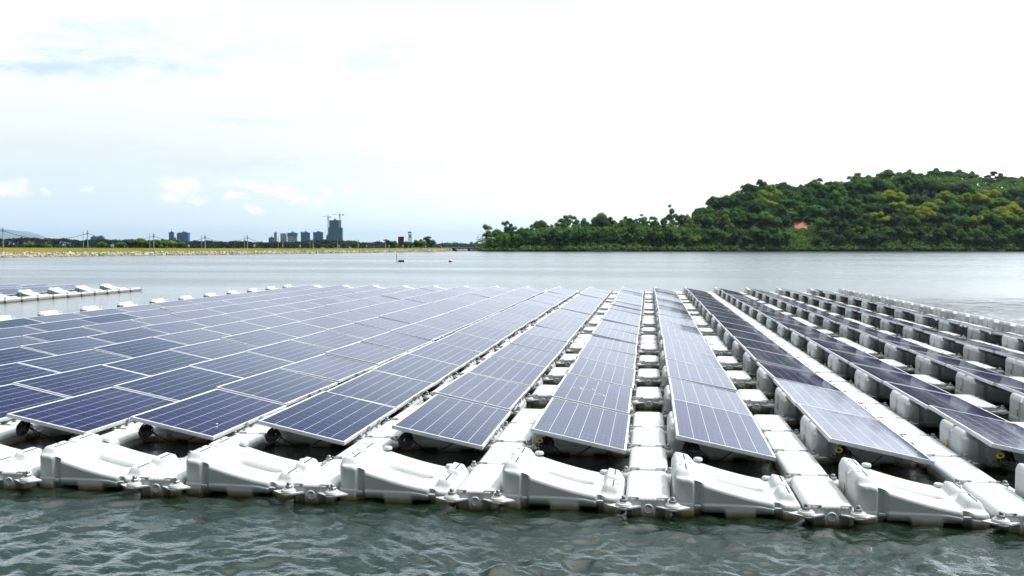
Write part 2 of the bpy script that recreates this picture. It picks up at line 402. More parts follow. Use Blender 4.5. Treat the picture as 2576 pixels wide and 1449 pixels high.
def main_float_mesh():
    mb = MB(); a, b = W/2, D/2; r = .085
    U = edge_list(64, [-.97,-.985,-.955,.97,.985,.955]); V = edge_list(46, [-.97,-.985,-.95,.97,.985,.95])
    def notch(x, y):
        """inward shift of the front and back walls"""
        n = 0
        if abs(y) > b-.02:
            for c, h in ((.205, .034), (.865, .030)):
                n = max(n, .045*(1-sstep(h-.008, h+.004, abs(x-c))))
        if x < .03:  n = max(n, .022*(1-sstep(.015, .04, abs(y))))
        return n
    P = {}
    vs = []
    for j, v in enumerate(V):
        for i, u in enumerate(U):
            x, y = rrmap(u, v, a, b, r); x += W/2
            e = min(min(1-abs(u), 1)*a, min(1-abs(v), 1)*b)
            zt = main_top(min(max(x, 0), W), y)
            Rr = .030
            if e < Rr: zt -= Rr-math.sqrt(max(0, Rr*Rr-(Rr-e)**2))
            n = notch(x, y) if e < .001 else 0
            n2 = 0
            if e < .035:
                n2 = notch(x, (b if v > 0 else -b)*1.0) if abs(v) > .9 else 0
                zt -= 0
            if n: 
                if abs(y) > b-.02: y -= math.copysign(n, y)
                else: x += n
            elif n2 and e < .034 and abs(v) > .9:
                y = math.copysign(min(abs(y), b-n2-.001*(1-e/.035)), y)
            P[i, j] = len(vs); vs.append((x, y, zt))
    nu, nv = len(U), len(V)
    fs = [(P[i, j], P[i+1, j], P[i+1, j+1], P[i, j+1]) for j in range(nv-1) for i in range(nu-1)]
    ring = [(i, 0) for i in range(nu)]+[(nu-1, j) for j in range(1, nv)]+[(i, nv-1) for i in range(nu-2, -1, -1)]+[(0, j) for j in range(nv-2, 0, -1)]
    prev = [P[k] for k in ring]; N = len(ring)
    for lv, (zl, o) in enumerate([(9, 0), (9, 0), (.22, 0), (.118, 0), (.108, 0), (.100, .006), (.092, .007), (.040, .008), (.032, .008), (-.14, .0)]):
        cur = []
        for q, k in enumerate(ring):
            x, y, zt = vs[P[k]]; cx, cy = x-W/2, y
            L = math.hypot(cx/a, cy/b) or 1
            sxn, syn = cx/a, cy/b
            nx, ny = (1 if abs(sxn) > .93 else 0)*math.copysign(1, cx), (1 if abs(syn) > .90 else 0)*math.copysign(1, cy)
            z = min(zl, zt-(.004, .012)[lv]) if lv < 2 else min(zl, zt-.003*(lv+3))
            cut = 0
            if lv >= 8 and y < -b+.06:
                for c0, c1 in ((.24, .42), (.70, .835)):
                    cut = max(cut, .10*sstep(c0-.01, c0, x)*(1-sstep(c1, c1+.01, x)))
            cur.append(len(vs)); vs.append((x+nx*o, y+ny*o+cut, z))
        for q in range(N): fs.append((prev[q], cur[q], cur[(q+1) % N], prev[(q+1) % N]))
        prev = cur
    fs.append(tuple(prev))
    mb.add(vs, fs, 0, True)
    # small ledges at the foot of the wall channels, and lugs on the back edge
    for c in (.205, .865):
        mb.box((c, -b+.006, .086), (.052, .03, .016)); mb.box((c, b-.006, .086), (.052, .03, .016))
    for c, z in ((.245, .315), (.865, .16)):
        mb.lathe([(.042, 0), (.042, .018), (.034, .026)], (c, b-.045, z-.01), 14)
    for c, s_ in ((.155, .296), (.815, .142)):
        pass
    me = mb.mesh('float_body', M_float); 
    for p in me.polygons:
        pass
    return me
ME_float = main_float_mesh()
def simple(fn, name, mats):
    mb = MB(); fn(mb); return mb.mesh(name, mats)
ME_tag = simple(lambda m: m.lathe([(.032, 0), (.032, .004), (.026, .006)], n=16), 'yellow_tag', M_yellow)
ME_slot = simple(lambda m: m.box((0,0,0), (.010, .20, .006)), 'mounting_slot', M_dark)
ME_hole = simple(lambda m: m.lathe([(.012, 0), (.012, .003)], n=10), 'screw_hole', M_dark)

WW, WL = .385, 1.0
def walkway_mesh():
    a, b, r = WW/2, WL/2, .075
    U = edge_list(26, [-.96,-.88,.96,.88,-.98,.98]); V = edge_list(30, [-.985,-.97,.985,.97])
    vs = []; P = {}
    for j, v in enumerate(V):
        for i, u in enumerate(U):
            x, y = rrmap(u, v, a, b, r)
            ex = (1-abs(u))*a; ey = (1-abs(v))*b
            z = .158+.004*(1-(x/a)**2)
            if ex < .05: z -= .05-math.sqrt(max(0, .05**2-(.05-ex)**2))
            if ey < .018: z -= .018-math.sqrt(max(0, .018**2-(.018-ey)**2))
            P[i, j] = len(vs); vs.append((x, y, z))
    nu, nv = len(U), len(V)
    fs = [(P[i, j], P[i+1, j], P[i+1, j+1], P[i, j+1]) for j in range(nv-1) for i in range(nu-1)]
    ring = [(i, 0) for i in range(nu)]+[(nu-1, j) for j in range(1, nv)]+[(i, nv-1) for i in range(nu-2, -1, -1)]+[(0, j) for j in range(nv-2, 0, -1)]
    prev = [P[k] for k in ring]; N = len(ring)
    for lv, (zl, o) in enumerate([(9, 0), (9, 0), (.095, 0), (.088, -.002), (.080, -.010), (.02, -.012), (-.14, -.02)]):
        cur = []
        for k in ring:
            x, y, zt = vs[P[k]]; z = min(zl, zt-(.004, .012)[lv]) if lv < 2 else min(zl, zt-.004*(lv+2))
            f = 1+o/.3
            if abs(y) > b-.03 and .06 < abs(x) < .13 and lv >= 4: y2 = y-math.copysign(.012, y)
            else: y2 = y
            cur.append(len(vs)); vs.append((x*f, y2+(0 if lv == 0 else math.copysign(o*.6, -y)*-1), z))
        for q in range(N): fs.append((prev[q], cur[q], cur[(q+1) % N], prev[(q+1) % N]))
        prev = cur
    fs.append(tuple(prev))
    mb = MB(); mb.add(vs, fs, 0, True)
    # corner lugs that carry the bolts
    for sx in (-1, 1):
        for sy in (-1, 1):
            mb.prism([(sx*.13, sy*.44), (sx*.13, sy*.505), (sx*.19, sy*.56), (sx*.235, sy*.545), (sx*.235, sy*.46), (sx*.185, sy*.42)][::(1 if sx*sy > 0 else -1)], .066, .086)
    return mb.mesh('walkway_body', M_walk)
ME_walk = walkway_mesh()
def capf(m):
    M = Matrix.Rotation(math.pi/2, 4, 'X')
    t = MB(); t.lathe([(.036, 0), (.040, .006), (.040, .014), (.033, .018), (.031, .012), (0.001, .012)], n=20)
    m.add([M @ Vector(v) for v in t.v], t.f, 0, True)
ME_cap = simple(capf, 'end_cap', M_cap)
def connf(m):
    pts = [(-.145, 0), (-.05, -.068), (.05, -.068), (.145, 0), (.05, .068), (-.05, .068)]
    m.prism(pts, .088, .100)
    m.lathe([(.072, .1), (.072, .106), (.064, .112), (.064, .118), (.052, .124), (.046, .124), (.046, .13)], n=22)
    m.lathe([(.060, .076), (.078, .080), (.078, .088)], n=22)
ME_plate = simple(connf, 'connector_plate', M_washer)
def boltf(m):
    m.lathe([(.034, .13), (.034, .152), (.03, .156)], n=6, smooth=False)
    m.lathe([(.020, .156), (.020, .178), (.015, .182)], n=10)
ME_bolt = simple(boltf, 'bolt', M_zinc)
def clipf(m):
    pts = [(-.045, -.012, 0), (.045, -.012, 0), (.045, .012, 0), (-.045, .012, 0), (-.045, -.012, 0)]
    m.path([Vector(p) for p in pts], .0035, 6)
    m.box((.03, 0, .0), (.02, .03, .008))
ME_clip = simple(clipf, 'clip', M_zinc)

def warp(X, Y):
    """the raft is flexible: its right side draws in a little with distance and its front edge bows"""
    if X > 0: X2 = X*(1-.0016*(Y-9))
    else: X2 = X*(1+.0006*(Y-9))
    return X2, Y-.0035*max(0, X)**1.5 if Y < 12 else Y-.0035*max(0, X)**1.5*max(0, 1-(Y-12)/30)

def infront(X, Y, m=2.0):
    """rough test that a place on the raft is inside the picture"""
    r_ = X*RV[0]+Y*RV[1]; f_ = X*FV[0]+Y*FV[1]
    return f_ > 2 and abs(r_) < f_*.5625+m

CW = 4   # column 4 stands just left of the central walkway, column 5 just right of it
def colname(i):
    if i <= CW: return ORD[CW-i+1]+' column left of the central walkway'
    return ORD[i-CW]+' column right of the central walkway'

proto_float = {}
def make_float(detail):
    root = bpy.data.objects.new('main_float', None); COL.objects.link(root); root.empty_display_size = .1
    root['category'] = 'float'
    obj('body', ME_float, root)
    if detail >= 1:
        t = obj('yellow_tag', ME_tag, root, (-.003, .07, .17), (math.pi/2, 0, -math.pi/2))
        t.scale = (.75, 1.45, 1)
    if detail >= 2:
        th = math.atan(.2)
        for y in (.205, -.185):
            z = .392-.2*.115
            obj('mounting_slot', ME_slot, root, (.112, y, z+.0015), (0, th, 0))
            obj('mounting_slot', ME_slot, root, (.972, y, .392-.2*.972+.0015), (0, th, 0))
            obj('screw_hole', ME_hole, root, (.065, y+.02, .392-.2*.065-.001), (0, th, 0))
            obj('screw_hole', ME_hole, root, (1.0, y+.02, .392-.2*1.0-.006), (0, th, 0))
    return root
PF = [make_float(0), make_float(1), make_float(2)]; usedp = [False]*3
def put_float(X, Y, detail, label, group):
    X, Y = warp(X, Y)
    if usedp[detail]: o = copy_tree(PF[detail])
    else: o = PF[detail]; usedp[detail] = True
    o.location = (X, Y, R.uniform(-.006, .006)); o.rotation_euler = (rad(R.uniform(-.35, .35)), rad(R.uniform(-.3, .3)), rad(R.uniform(-.4, .4)))
    relabel(o, label, group)
NF = 0
for j in range(0, 18):
    Y = ROW0+j*PY
    for i in range(-7, 12):
        X = ARR_X0+i*PX-.075
        if not infront(X+.5, Y): continue
        bare = j in (0, 17) or i in (-7, 11)
        if not bare and (i <= -2 or (i <= 0 and j > 4)): continue      # entirely hidden under the panels
        if j == 0:
            lab = 'empty sloped white float on the front edge, '+colname(i); g = 'empty floats along the front edge'
        elif j == 17:
            lab = 'empty sloped white float on the far edge, '+colname(i); g = 'empty floats along the far edge'
        elif i == -7:
            lab = 'empty white float on the raft\'s left edge, %s from the front' % ORD[j]; g = 'empty floats along the left edge'
        elif i == 11:
            lab = 'empty white float on the raft\'s right edge, %s from the front' % ORD[2*j]; g = 'empty floats along the right edge'
        else:
            lab = 'white float under %s panel from front, %s' % (ORD[j], colname(i)); g = 'floats carrying the solar panels'
        # det: extras only where they show
        dpt = X*FV[0]+Y*FV[1]
        det = 2 if j == 0 else (1 if (i >= 4 and dpt < 30) else 0)
        put_float(X, Y, det, lab, g); NF += 1
        if i == 11 and 0 < j < 17:
            put_float(X, Y+PY/2, 0, 'empty white float on the raft\'s right edge, %s from the front' % ORD[2*j+1], 'empty floats along the right edge'); NF += 1

# walkway floats
def make_walk(det):
    root = bpy.data.objects.new('walkway_float', None); COL.objects.link(root); root.empty_display_size = .1
    root['category'] = 'walkway float'
    obj('body', ME_walk, root)
    obj('end_cap', ME_cap, root, (.0, -WL/2+.006, .074))
    for sx in (-1, 1):
        for sy in ((-1,) if det == 1 else (-1, 1)):
            c = obj('connector', ME_plate, root, (sx*.204, sy*.515, 0)); obj('bolt', ME_bolt, c)
        obj('clip', ME_clip, root, (sx*.125, -.492, .163))
    return root
PW = {}
def put_walk(X, Y, det, label, group):
    X, Y = warp(X, Y)
    if det in PW: o = copy_tree(PW[det])
    else: o = PW[det] = make_walk(det)
    o.location = (X, Y, R.uniform(-.004, .004)); o.rotation_euler = (rad(R.uniform(-.3, .3)), rad(R.uniform(-.6, .6)), rad(R.uniform(-.3, .3)))
    relabel(o, label, group)
NW = 0
def wname(i):
    if i == CW: return 'central walkway'
    if i < CW: return ORD[CW-i]+' walkway left of the central one'
    return ORD[i-CW]+' walkway right of the central one'
for i in range(-7, 11):
    X = ARR_X0+i*PX+1.20
    cells = [0, 1, 2, 3]+list(range(5, 35, 2))+[12, 18, 24, 30, 34]
    if i == 6: cells = list(range(0, 35))
    cells = sorted(set(cells)); n = 0
    for k in cells:
        Y = ROW0+k*PY/2
        n += 1
        if not infront(X, Y, 1.0): continue
        if i < 0 and k > 4: continue
        if i < 2 and k > 12: continue
        nxt = (k+1) in cells
        put_walk(X, Y, 1 if nxt else 2, 'flat ribbed white float, %s from the front, %s' % (ORD[n], wname(i)), 'flat walkway floats'); NW += 1

# ------------------------------------------------------------------ solar panels
PWID, PLEN, PT = .992, 2.025, .038
TILT = math.asin((.4092-.2136)/.992)
def panel_meshes():
    fr = MB(); w, l = PWID/2, PLEN/2; lip = .024
    fr.box((0, -l+lip/2, 0), (PWID, lip, PT)); fr.box((0, l-lip/2, 0), (PWID, lip, PT))
    fr.box((-w+lip/2, 0, 0), (lip, PLEN-2*lip, PT)); fr.box((w-lip/2, 0, 0), (lip, PLEN-2*lip, PT))
    gl = MB(); gl.box((0, 0, PT/2-.005), (PWID-2*lip, PLEN-2*lip, .006), 0)
    bs = MB(); bs.box((0, 0, PT/2-.012), (PWID-2*lip, PLEN-2*lip, .006)); bs.box((-.30, 0, PT/2-.03), (.1, .15, .02))
    br = MB()   # clamp that holds the low edge
    br.box((0, 0, -.022), (.05, .06, .005)); br.box((.022, 0, -.002), (.006, .06, .045)); br.box((.012, 0, .0215), (.026, .05, .004)); br.tube((.012, 0, .022), (.012, 0, .032), .007, n=6)
    return fr.mesh('panel_frame', M_frame), gl.mesh('panel_cells', M_cell), bs.mesh('panel_backsheet', M_back), br.mesh('clamp', M_zinc)
ME_fr, ME_gl, ME_bs, ME_br = panel_meshes()
def make_panel(det):
    root = bpy.data.objects.new('solar_panel', None); COL.objects.link(root); root.empty_display_size = .1
    root['category'] = 'solar panel'
    obj('frame', ME_fr, root); obj('cells', ME_gl, root)
    if det:
        obj('backsheet', ME_bs, root)
        for y in (-.2, .2): obj('clamp', ME_br, root, (PWID/2-.0, y, 0))
    return root
PP = {}
PCOL = lambda i: ORD[CW-i+1]+' column left of central walkway' if i <= CW else ORD[i-CW]+' column right of central walkway'
NP = 0; panels = {}
for n in range(16):
    for i in range(-6, 11):
        X = ARR_X0+i*PX+.486; Y = ROW0+(n+1)*PY
        if not infront(X, Y, 1.6): continue
        det = 1 if (i >= 1 and n < 9) or n < 2 else 0
        Xw, Yw = warp(X, Y)
        if det in PP: o = copy_tree(PP[det])
        else: o = PP[det] = make_panel(det)
        o.location = (Xw+R.uniform(-.012, .012), Yw, (.4092+.2136)/2-PT/2+R.uniform(-.006, .006))
        o.rotation_euler = (rad(R.gauss(0, .32)), TILT+rad(R.gauss(0, .45)), rad(R.uniform(-.25, .25)))
        relabel(o, 'blue solar panel, %s from the front, %s' % (ORD[n+1], PCOL(i)), 'solar panels of the near raft')
        panels[n, i] = o; NP += 1
M_white = mat('dropping', (.75,.75,.74), .7)[0]
def smear(m, pts):
    for x0, y0, x1, y1, w in pts:
        d = Vector((x1-x0, y1-y0)).normalized(); nx, ny = -d.y*w, d.x*w; z = PT/2-.0005
        m.add([(x0-nx, y0-ny, z), (x1, y1, z), (x0+nx, y0+ny, z), (x0-d.x*w*2, y0-d.y*w*2, z)], [(0, 1, 2, 3)])
obj('bird_dropping', simple(lambda m: smear(m, [(-.22,.12,-.05,.0,.008), (-.2,.0,-.12,-.1,.01), (-.05,.2,.02,.05,.006), (.05,-.05,.2,-.16,.006), (.12,-.1,.15,-.22,.007), (-.3,-.05,-.2,-.02,.006), (.0,-.2,.14,-.26,.005)]), 'bird_dropping', M_white), panels[1, 4])
obj('bird_dropping', simple(lambda m: smear(m, [(.28,-.5,.29,-.512,.012), (.34,-.62,.345,-.63,.01)]), 'bird_dropping', M_white), panels[0, 1])

# cable coils hanging below the high corner of the first panels
def coil(i, yellow):
    rr = random.Random(100+i); m = MB(); y = MB()
    for k in range(18):
        rx, rz = rr.uniform(.015, .07), rr.uniform(.02, .075); cx, cz = rr.uniform(-.02, .03), rr.uniform(-.03, .01); tw = rr.uniform(-.5, .5)
        pts = [Vector((cx+rx*math.cos(a), .05*math.sin(a*1+tw)+rr.uniform(-.004, .004), cz+rz*math.sin(a))) for a in [2*math.pi*q/18 for q in range(19)]]
        m.path(pts, .007, 5)
    pts = [Vector((.03+.42*t, .05+.35*t, .0-.12*math.sin(math.pi*t)-.10*t)) for t in [q/10 for q in range(11)]]
    m.path(pts, .006, 5)
    pts = [Vector((.02+.13*math.sin(q*.5), .02*q/4, -.05+.05*math.cos(q*.7)-.02*q/6)) for q in range(10)]
    m.path(pts, .006, 5)
    me = m.mesh('cable_coil', M_cable)
    X, Y = warp(ARR_X0+i*PX+.14, ROW0+PY-PLEN/2+.06)
    root = empty('cable_coil', (X, Y, .245), 'coil of black cable under the front panel, '+colname(i), 'cable', 'cable coils below the front panels')
    obj('cable', me, root)
    if yellow:
        for k in range(2):
            pts = [Vector((-.06+.03*math.cos(a)+.008*k, -.01, .03+.022*math.sin(a)+.006*k)) for a in [2*math.pi*q/12 for q in range(13)]]
            y.path(pts, .006, 5)
        obj('yellow_tape', y.mesh('yellow_tape', M_ytape), root)
for i in range(0, 8): coil(i, i in (4, 6, 7))

# ------------------------------------------------------------------ second raft, far left
def raft2():
    X2 = -26.9; YE = 42.7
    n = 0
    for j in range(0, 9):
        Y = YE-j*PY
        put_float(X2, Y, 0, 'empty white float on the far raft\'s right edge, %s from its far end' % ORD[j+1], 'empty floats of the far raft')
        if j: put_float(X2, Y+PY/2, 0, 'low white float between wedges of the far raft, %s from its end' % ORD[j], 'empty floats of the far raft') if False else None
        for k in range(2):
            put_walk(X2+1.26, Y+k*PY/2-.5, 2, 'small flat float on the far raft\'s outer edge, %s from its end' % ORD[2*j+2-k], 'outer floats of the far raft')
        if j == 0: continue
        for c in range(1, 8):
            X = X2-c*PX+.56
            if not infront(X, Y, 1): continue
            o = copy_tree(PP[0]); o.location = (X, Y-.3, .30+R.uniform(-.006, .006)); o.rotation_euler = (rad(R.gauss(0, .3)), TILT+rad(R.gauss(0, .4)), 0)
            relabel(o, 'blue solar panel of far raft, %s column from its edge, %s from its end' % (ORD[c], ORD[j]), 'solar panels of the far raft')
            n += 1
            if c <= 2: put_float(X-.56, Y, 0, 'white float below far raft panel, %s column, %s from its end' % (ORD[c], ORD[j]), 'floats under the far raft panels')
    return n
NP2 = raft2()
for d_ in (0, 1, 2):
    if not usedp[d_]:
        for ch in list(PF[d_].children): bpy.data.objects.remove(ch)
        bpy.data.objects.remove(PF[d_])
print('panels', NP, NP2, 'floats', NF, 'walk', NW)

# ------------------------------------------------------------------ far shore: ground, embankment, stones
def spline(pts, x):
    if x <= pts[0][0]: return pts[0][1]
    for (x0, y0), (x1, y1) in zip(pts[:-1], pts[1:]):
        if x <= x1: return y0+(y1-y0)*(x-x0)/(x1-x0)
    return pts[-1][1]
SHORE = [(-900, 676), (-400, 660), (0, 647.4), (377, 642.6), (817, 637.5), (1000, 634.6), (1137, 632.4)]
def shore(xd):
    return onz(xd, spline(SHORE, xd), 0)
M_grass = noisy('grass_bank', (.16,.17,.028), (.24,.21,.05), .12, .9, .4, 'Generated', bscale=200)
def grass_mat():
    m, nt, b = mat('bank_grass', (.2,.2,.03), .95, 0, .1)
    p = nt.new('ShaderNodeNewGeometry').outputs['Position']
    c = nt.mix(nt.smooth(nt.noise(p, .13, 5, .6), .35, .65), (.135,.145,.018), (.20,.175,.028))
    c = nt.mix(nt.math('MULTIPLY', nt.smooth(nt.noise(p, .9, 4, .7), .55, .75), .5), c, (.10,.12,.02))
    nt.link(c, b.inputs['Base Color'])
    bp = nt.new('ShaderNodeBump'); bp.inputs['Strength'].default_value = .5; bp.inputs['Distance'].default_value = .1
    nt.link(nt.noise(p, 6, 3, .7), bp.inputs['Height']); nt.link(bp.outputs[0], b.inputs['Normal'])
    return m
M_grass = grass_mat()
bpy.data.materials.remove(bpy.data.materials['grass_bank'])
M_stone = noisy('riprap_stone', (.52,.49,.40), (.30,.28,.22), .9, .9, .3, 'Object', bdist=.05)
M_earth = noisy('far_ground', (.035,.06,.02), (.06,.08,.025), .01, .95)
cols = [-900, -600, -400, -200, -100]+list(range(0, 1150, 40))+[1137]
cols = sorted(set(cols))
def topz(xd): return 2.05-.55*max(0, min(1, xd/1137))
def bank_profile(xd):
    p = shore(xd); d = Vector((p.x, p.y, 0)).normalized()
    return [p+d*o+Vector((0, 0, z)) for o, z in ((-1, -.5), (0, -.05), (2.6, .86), (2.8, .80), (6.5, topz(xd)-.1), (8, topz(xd)), (11, topz(xd)), (16, .9), (40, .6))]
def emb():
    mb = MB(); rows = [bank_profile(x) for x in cols]; n = len(rows[0])
    vs = [v for r_ in rows for v in r_]
    mb.add(vs, [(a*n+k, (a+1)*n+k, (a+1)*n+k+1, a*n+k+1) for a in range(len(rows)-1) for k in range(n-1)], 0)
    o = obj('embankment', mb.mesh('embankment', M_grass)); o['kind'] = 'structure'
    # second stretch of bank seen past the bridge
    mb = MB(); rows = []
    for x in (1100, 1140, 1180, 1220, 1260, 1300):
        p = at(x, 632, 470); p.z = 0; d = Vector((p.x, p.y, 0)).normalized()
        rows.append([p+d*o_+Vector((0, 0, z)) for o_, z in ((-1, -.5), (0, .1), (7, 1.45), (12, 1.5), (30, .6))])
    n = 5; vs = [v for r_ in rows for v in r_]
    mb.add(vs, [(a*n+k, (a+1)*n+k, (a+1)*n+k+1, a*n+k+1) for a in range(len(rows)-1) for k in range(n-1)], 0)
    o = obj('embankment_end', mb.mesh('embankment_end', M_grass)); o['kind'] = 'structure'
    # inland ground to the horizon
    mb = MB()
    near = [shore(x)+Vector((shore(x).x, shore(x).y, 0)).normalized()*30 for x in cols]+[at(x, 632, 485) for x in (1260, 1700, 2300, 3200, 4500)]
    vs = []
    for p in near:
        d = Vector((p.x, p.y, 0)).normalized(); L = Vector((p.x, p.y, 0)).length
        vs += [d*L+Vector((0, 0, .55)), d*3000+Vector((0, 0, .6)), d*17500+Vector((0, 0, .7))]
    mb.add(vs, [(a*3+k, (a+1)*3+k, (a+1)*3+k+1, a*3+k+1) for a in range(len(near)-1) for k in range(2)])
    o = obj('ground', mb.mesh('ground', M_earth)); o['kind'] = 'structure'
emb()
def stones():
    mb = MB(); rr = random.Random(5)
    xd = -60.0
    while xd < 1190:
        p = shore(min(xd, 1137)) if xd < 1137 else at(xd, 632, 452)
        p = Vector((p.x, p.y, 0)); L = p.length; d = p.normalized(); s = L/FPX*.9
        nrow = 6
        for k in range(nrow):
            o = -.25+2.9*(k+rr.random()*.8)/nrow; z = .02+(o+.25)/2.9*.84
            r = rr.uniform(.20, .46)
            c = p+d*o+Vector((rr.uniform(-.2, .2), rr.uniform(-.2, .2), z))
            q = Matrix.Rotation(rr.uniform(0, 6), 4, 'Z') @ Matrix.Rotation(rr.uniform(-.5, .5), 4, 'X')
            vs = []
            for a, b, h in [(-1,-1,-1),(1,-1,-1),(1,1,-1),(-1,1,-1),(-.7,-.7,1),(.7,-.7,1),(.7,.7,1),(-.7,.7,1)]:
                vs.append(c+(q @ Vector((a*r*rr.uniform(.6, 1.1), b*r*rr.uniform(.6, 1.1), h*r*rr.uniform(.4, .8)))))
            mb.add(vs, [(3,2,1,0),(4,5,6,7),(0,1,5,4),(1,2,6,5),(2,3,7,6),(3,0,4,7)])
        xd += rr.uniform(.5, .9)/(L/FPX)
    o = obj('shore_stones', mb.mesh('shore_stones', M_stone)); tag(o, 'pale rough stones piled along the foot of the grassy embankment', 'stones'); o['kind'] = 'stuff'
stones()

# ------------------------------------------------------------------ trees
def leaf_mat(name, c1, c2, c3):
    m, nt, b = mat(name, c1, .75, 0, .25)
    p = nt.new('ShaderNodeNewGeometry').outputs['Position']
    oi = nt.new('ShaderNodeObjectInfo').outputs['Random']
    c = nt.mix(nt.smooth(nt.noise(p, .55, 4, .7), .36, .66), c1, c2)
    c = nt.mix(nt.math('MULTIPLY', nt.smooth(oi, .35, 1.0), .75), c, c3)
    nt.link(c, b.inputs['Base Color'])
    tr = nt.new('ShaderNodeBsdfTranslucent'); nt.link(c, tr.inputs[0])
    mx = nt.new('ShaderNodeMixShader'); mx.inputs[0].default_value = .35
    nt.link(b.outputs[0], mx.inputs[1]); nt.link(tr.outputs[0], mx.inputs[2])
    nt.link(mx.outputs[0], nt.n['Material Output'].inputs[0])
    return m
ML_dark = leaf_mat('leaves_dark', (.018,.060,.016), (.060,.155,.032), (.085,.150,.030))
ML_mid = leaf_mat('leaves_mid', (.050,.150,.020), (.13,.28,.040), (.18,.26,.035))
ML_yel = leaf_mat('leaves_yellow', (.19,.29,.02), (.31,.42,.04), (.36,.40,.04))
ML_blue = leaf_mat('leaves_far', (.010,.026,.014), (.024,.045,.020), (.030,.050,.016))
M_bark = noisy('bark', (.10,.085,.065), (.05,.042,.033), 1.5, .9)
def leaves(mb, c, rx, ry, rz, n, size, rr, shell=.55):
    for _ in range(n):
        v = Vector((rr.gauss(0, 1), rr.gauss(0, 1), rr.gauss(0, 1))).normalized()
        if v.z < -.35: v.z = -v.z*.5
        k = rr.uniform(shell, 1.05)
        p = Vector(c)+Vector((v.x*rx*k, v.y*ry*k, v.z*rz*k))
        nrm = (v+Vector((rr.uniform(-.6, .6), rr.uniform(-.6, .6), rr.uniform(-.3, .7)))).normalized()
        u = nrm.orthogonal().normalized(); u = Matrix.Rotation(rr.uniform(0, 6.28), 3, nrm) @ u; w = nrm.cross(u)
        s = size*rr.uniform(.6, 1.3); t = s*rr.uniform(.5, .9)
        mb.add([p-u*s, p-w*t, p+u*s, p+w*t], [(0, 1, 2, 3)])
def tree_proto(seed, mat_, kind):
    """unit tree 1 m of crown radius, about 2.4 m high; scaled on placing"""
    rr = random.Random(seed); cr = MB(); tk = MB()
    if kind == 'round':   H, nb, spread, up = 1.15, 15, .78, .62
    elif kind == 'open':  H, nb, spread, up = 1.15, 19, .78, .85
    elif kind == 'flat':  H, nb, spread, up = 1.3, 12, .95, .28
    else:                 H, nb, spread, up = 1.25, 15, .5, 1.1
    tk.tube((0, 0, -.6), (rr.uniform(-.05, .05), 0, H*.8), .075, .045, 7)
    for b in range(nb):
        a = b*2.4+rr.uniform(-.4, .4); q = math.sqrt((b+.5)/nb)*spread
        z = H+up*(1-q*q)*rr.uniform(.55, 1.05)+rr.uniform(-.45, .08)*up*q
        if kind in ('open', 'tall'): z = H+rr.uniform(-.45, .9)*up; q = rr.uniform(.1, 1)*spread
        c = (q*math.cos(a), q*math.sin(a), z)
        br = rr.uniform(.27, .42) if kind == 'round' else rr.uniform(.22, .38)
        nl = int(3800*br*br/.1*.10)
        leaves(cr, c, br, br, br*.8, nl, .046, rr)
        tk.tube((0, 0, H*rr.uniform(.3, .75)), c, .035, .01, 5, caps=False)
    if kind in ('round', 'flat'): leaves(cr, (0, 0, H*.98), spread*.75, spread*.75, .35, 260, .075, rr, .2)
    if kind == 'round': leaves(cr, (0, 0, H*.5), spread*.8, spread*.8, .45, 200, .075, rr, .4)
    return cr.mesh('crown', mat_), tk.mesh('trunk', M_bark)
PT_ = {}
for nm, m_ in (('dark', ML_dark), ('mid', ML_mid), ('yellow', ML_yel)):
    for kd in ('round', 'open', 'flat', 'tall'):
        for q in range(2): PT_[nm, kd, q] = tree_proto(hash_ := (len(nm)*31+len(kd)*7+q*3+ord(kd[0])), m_, kd)
def put_tree(p, r, nm, kd, label, group=None, hs=1.0):
    cm, tm = PT_[nm, kd, R.randint(0, 1)]
    t = empty('tree', p, label, 'tree', group, (0, 0, R.uniform(0, 6.28)))
    t.scale = (r, r, r*hs)
    obj('crown', cm, t); obj('trunk', tm, t)
    return t

# wooded hill on the right
SKY = [(1195, 628), (1222, 612), (1240, 596), (1262, 580), (1330, 573), (1385, 562), (1435, 560), (1470, 552), (1490, 562), (1540, 558), (1590, 551), (1650, 560), (1690, 551), (1740, 547), (1757, 530), (1800, 505), (1860, 487), (1925, 474), (1985, 480), (2030, 463), (2080, 468), (2150, 452), (2250, 442), (2310, 440), (2400, 438), (2470, 447), (2540, 452), (2600, 444), (2800, 455), (3100, 500), (3400, 560)]
D0 = 438.0
def crest_d(x): return D0+(16+ (spline([(1195, 0), (1700, 8), (1800, 45), (2100, 85), (2400, 95)], x)))
def hill_z(x, d):
    dc = crest_d(x); th = spline([(1195, 3), (1262, 7.5), (1730, 8.0), (1800, 5.9), (2600, 6.1)], x)
    H = max(.8, (620-spline(SKY, x))/FPX*dc+CAMH-th)
    t = (d-D0)/(dc-D0)
    if t <= 0: return -.3
    if t <= 1: return H*(math.sin(t*math.pi/2)**.85)
    return H*(1-.25*min(1, (t-1)/1.5))
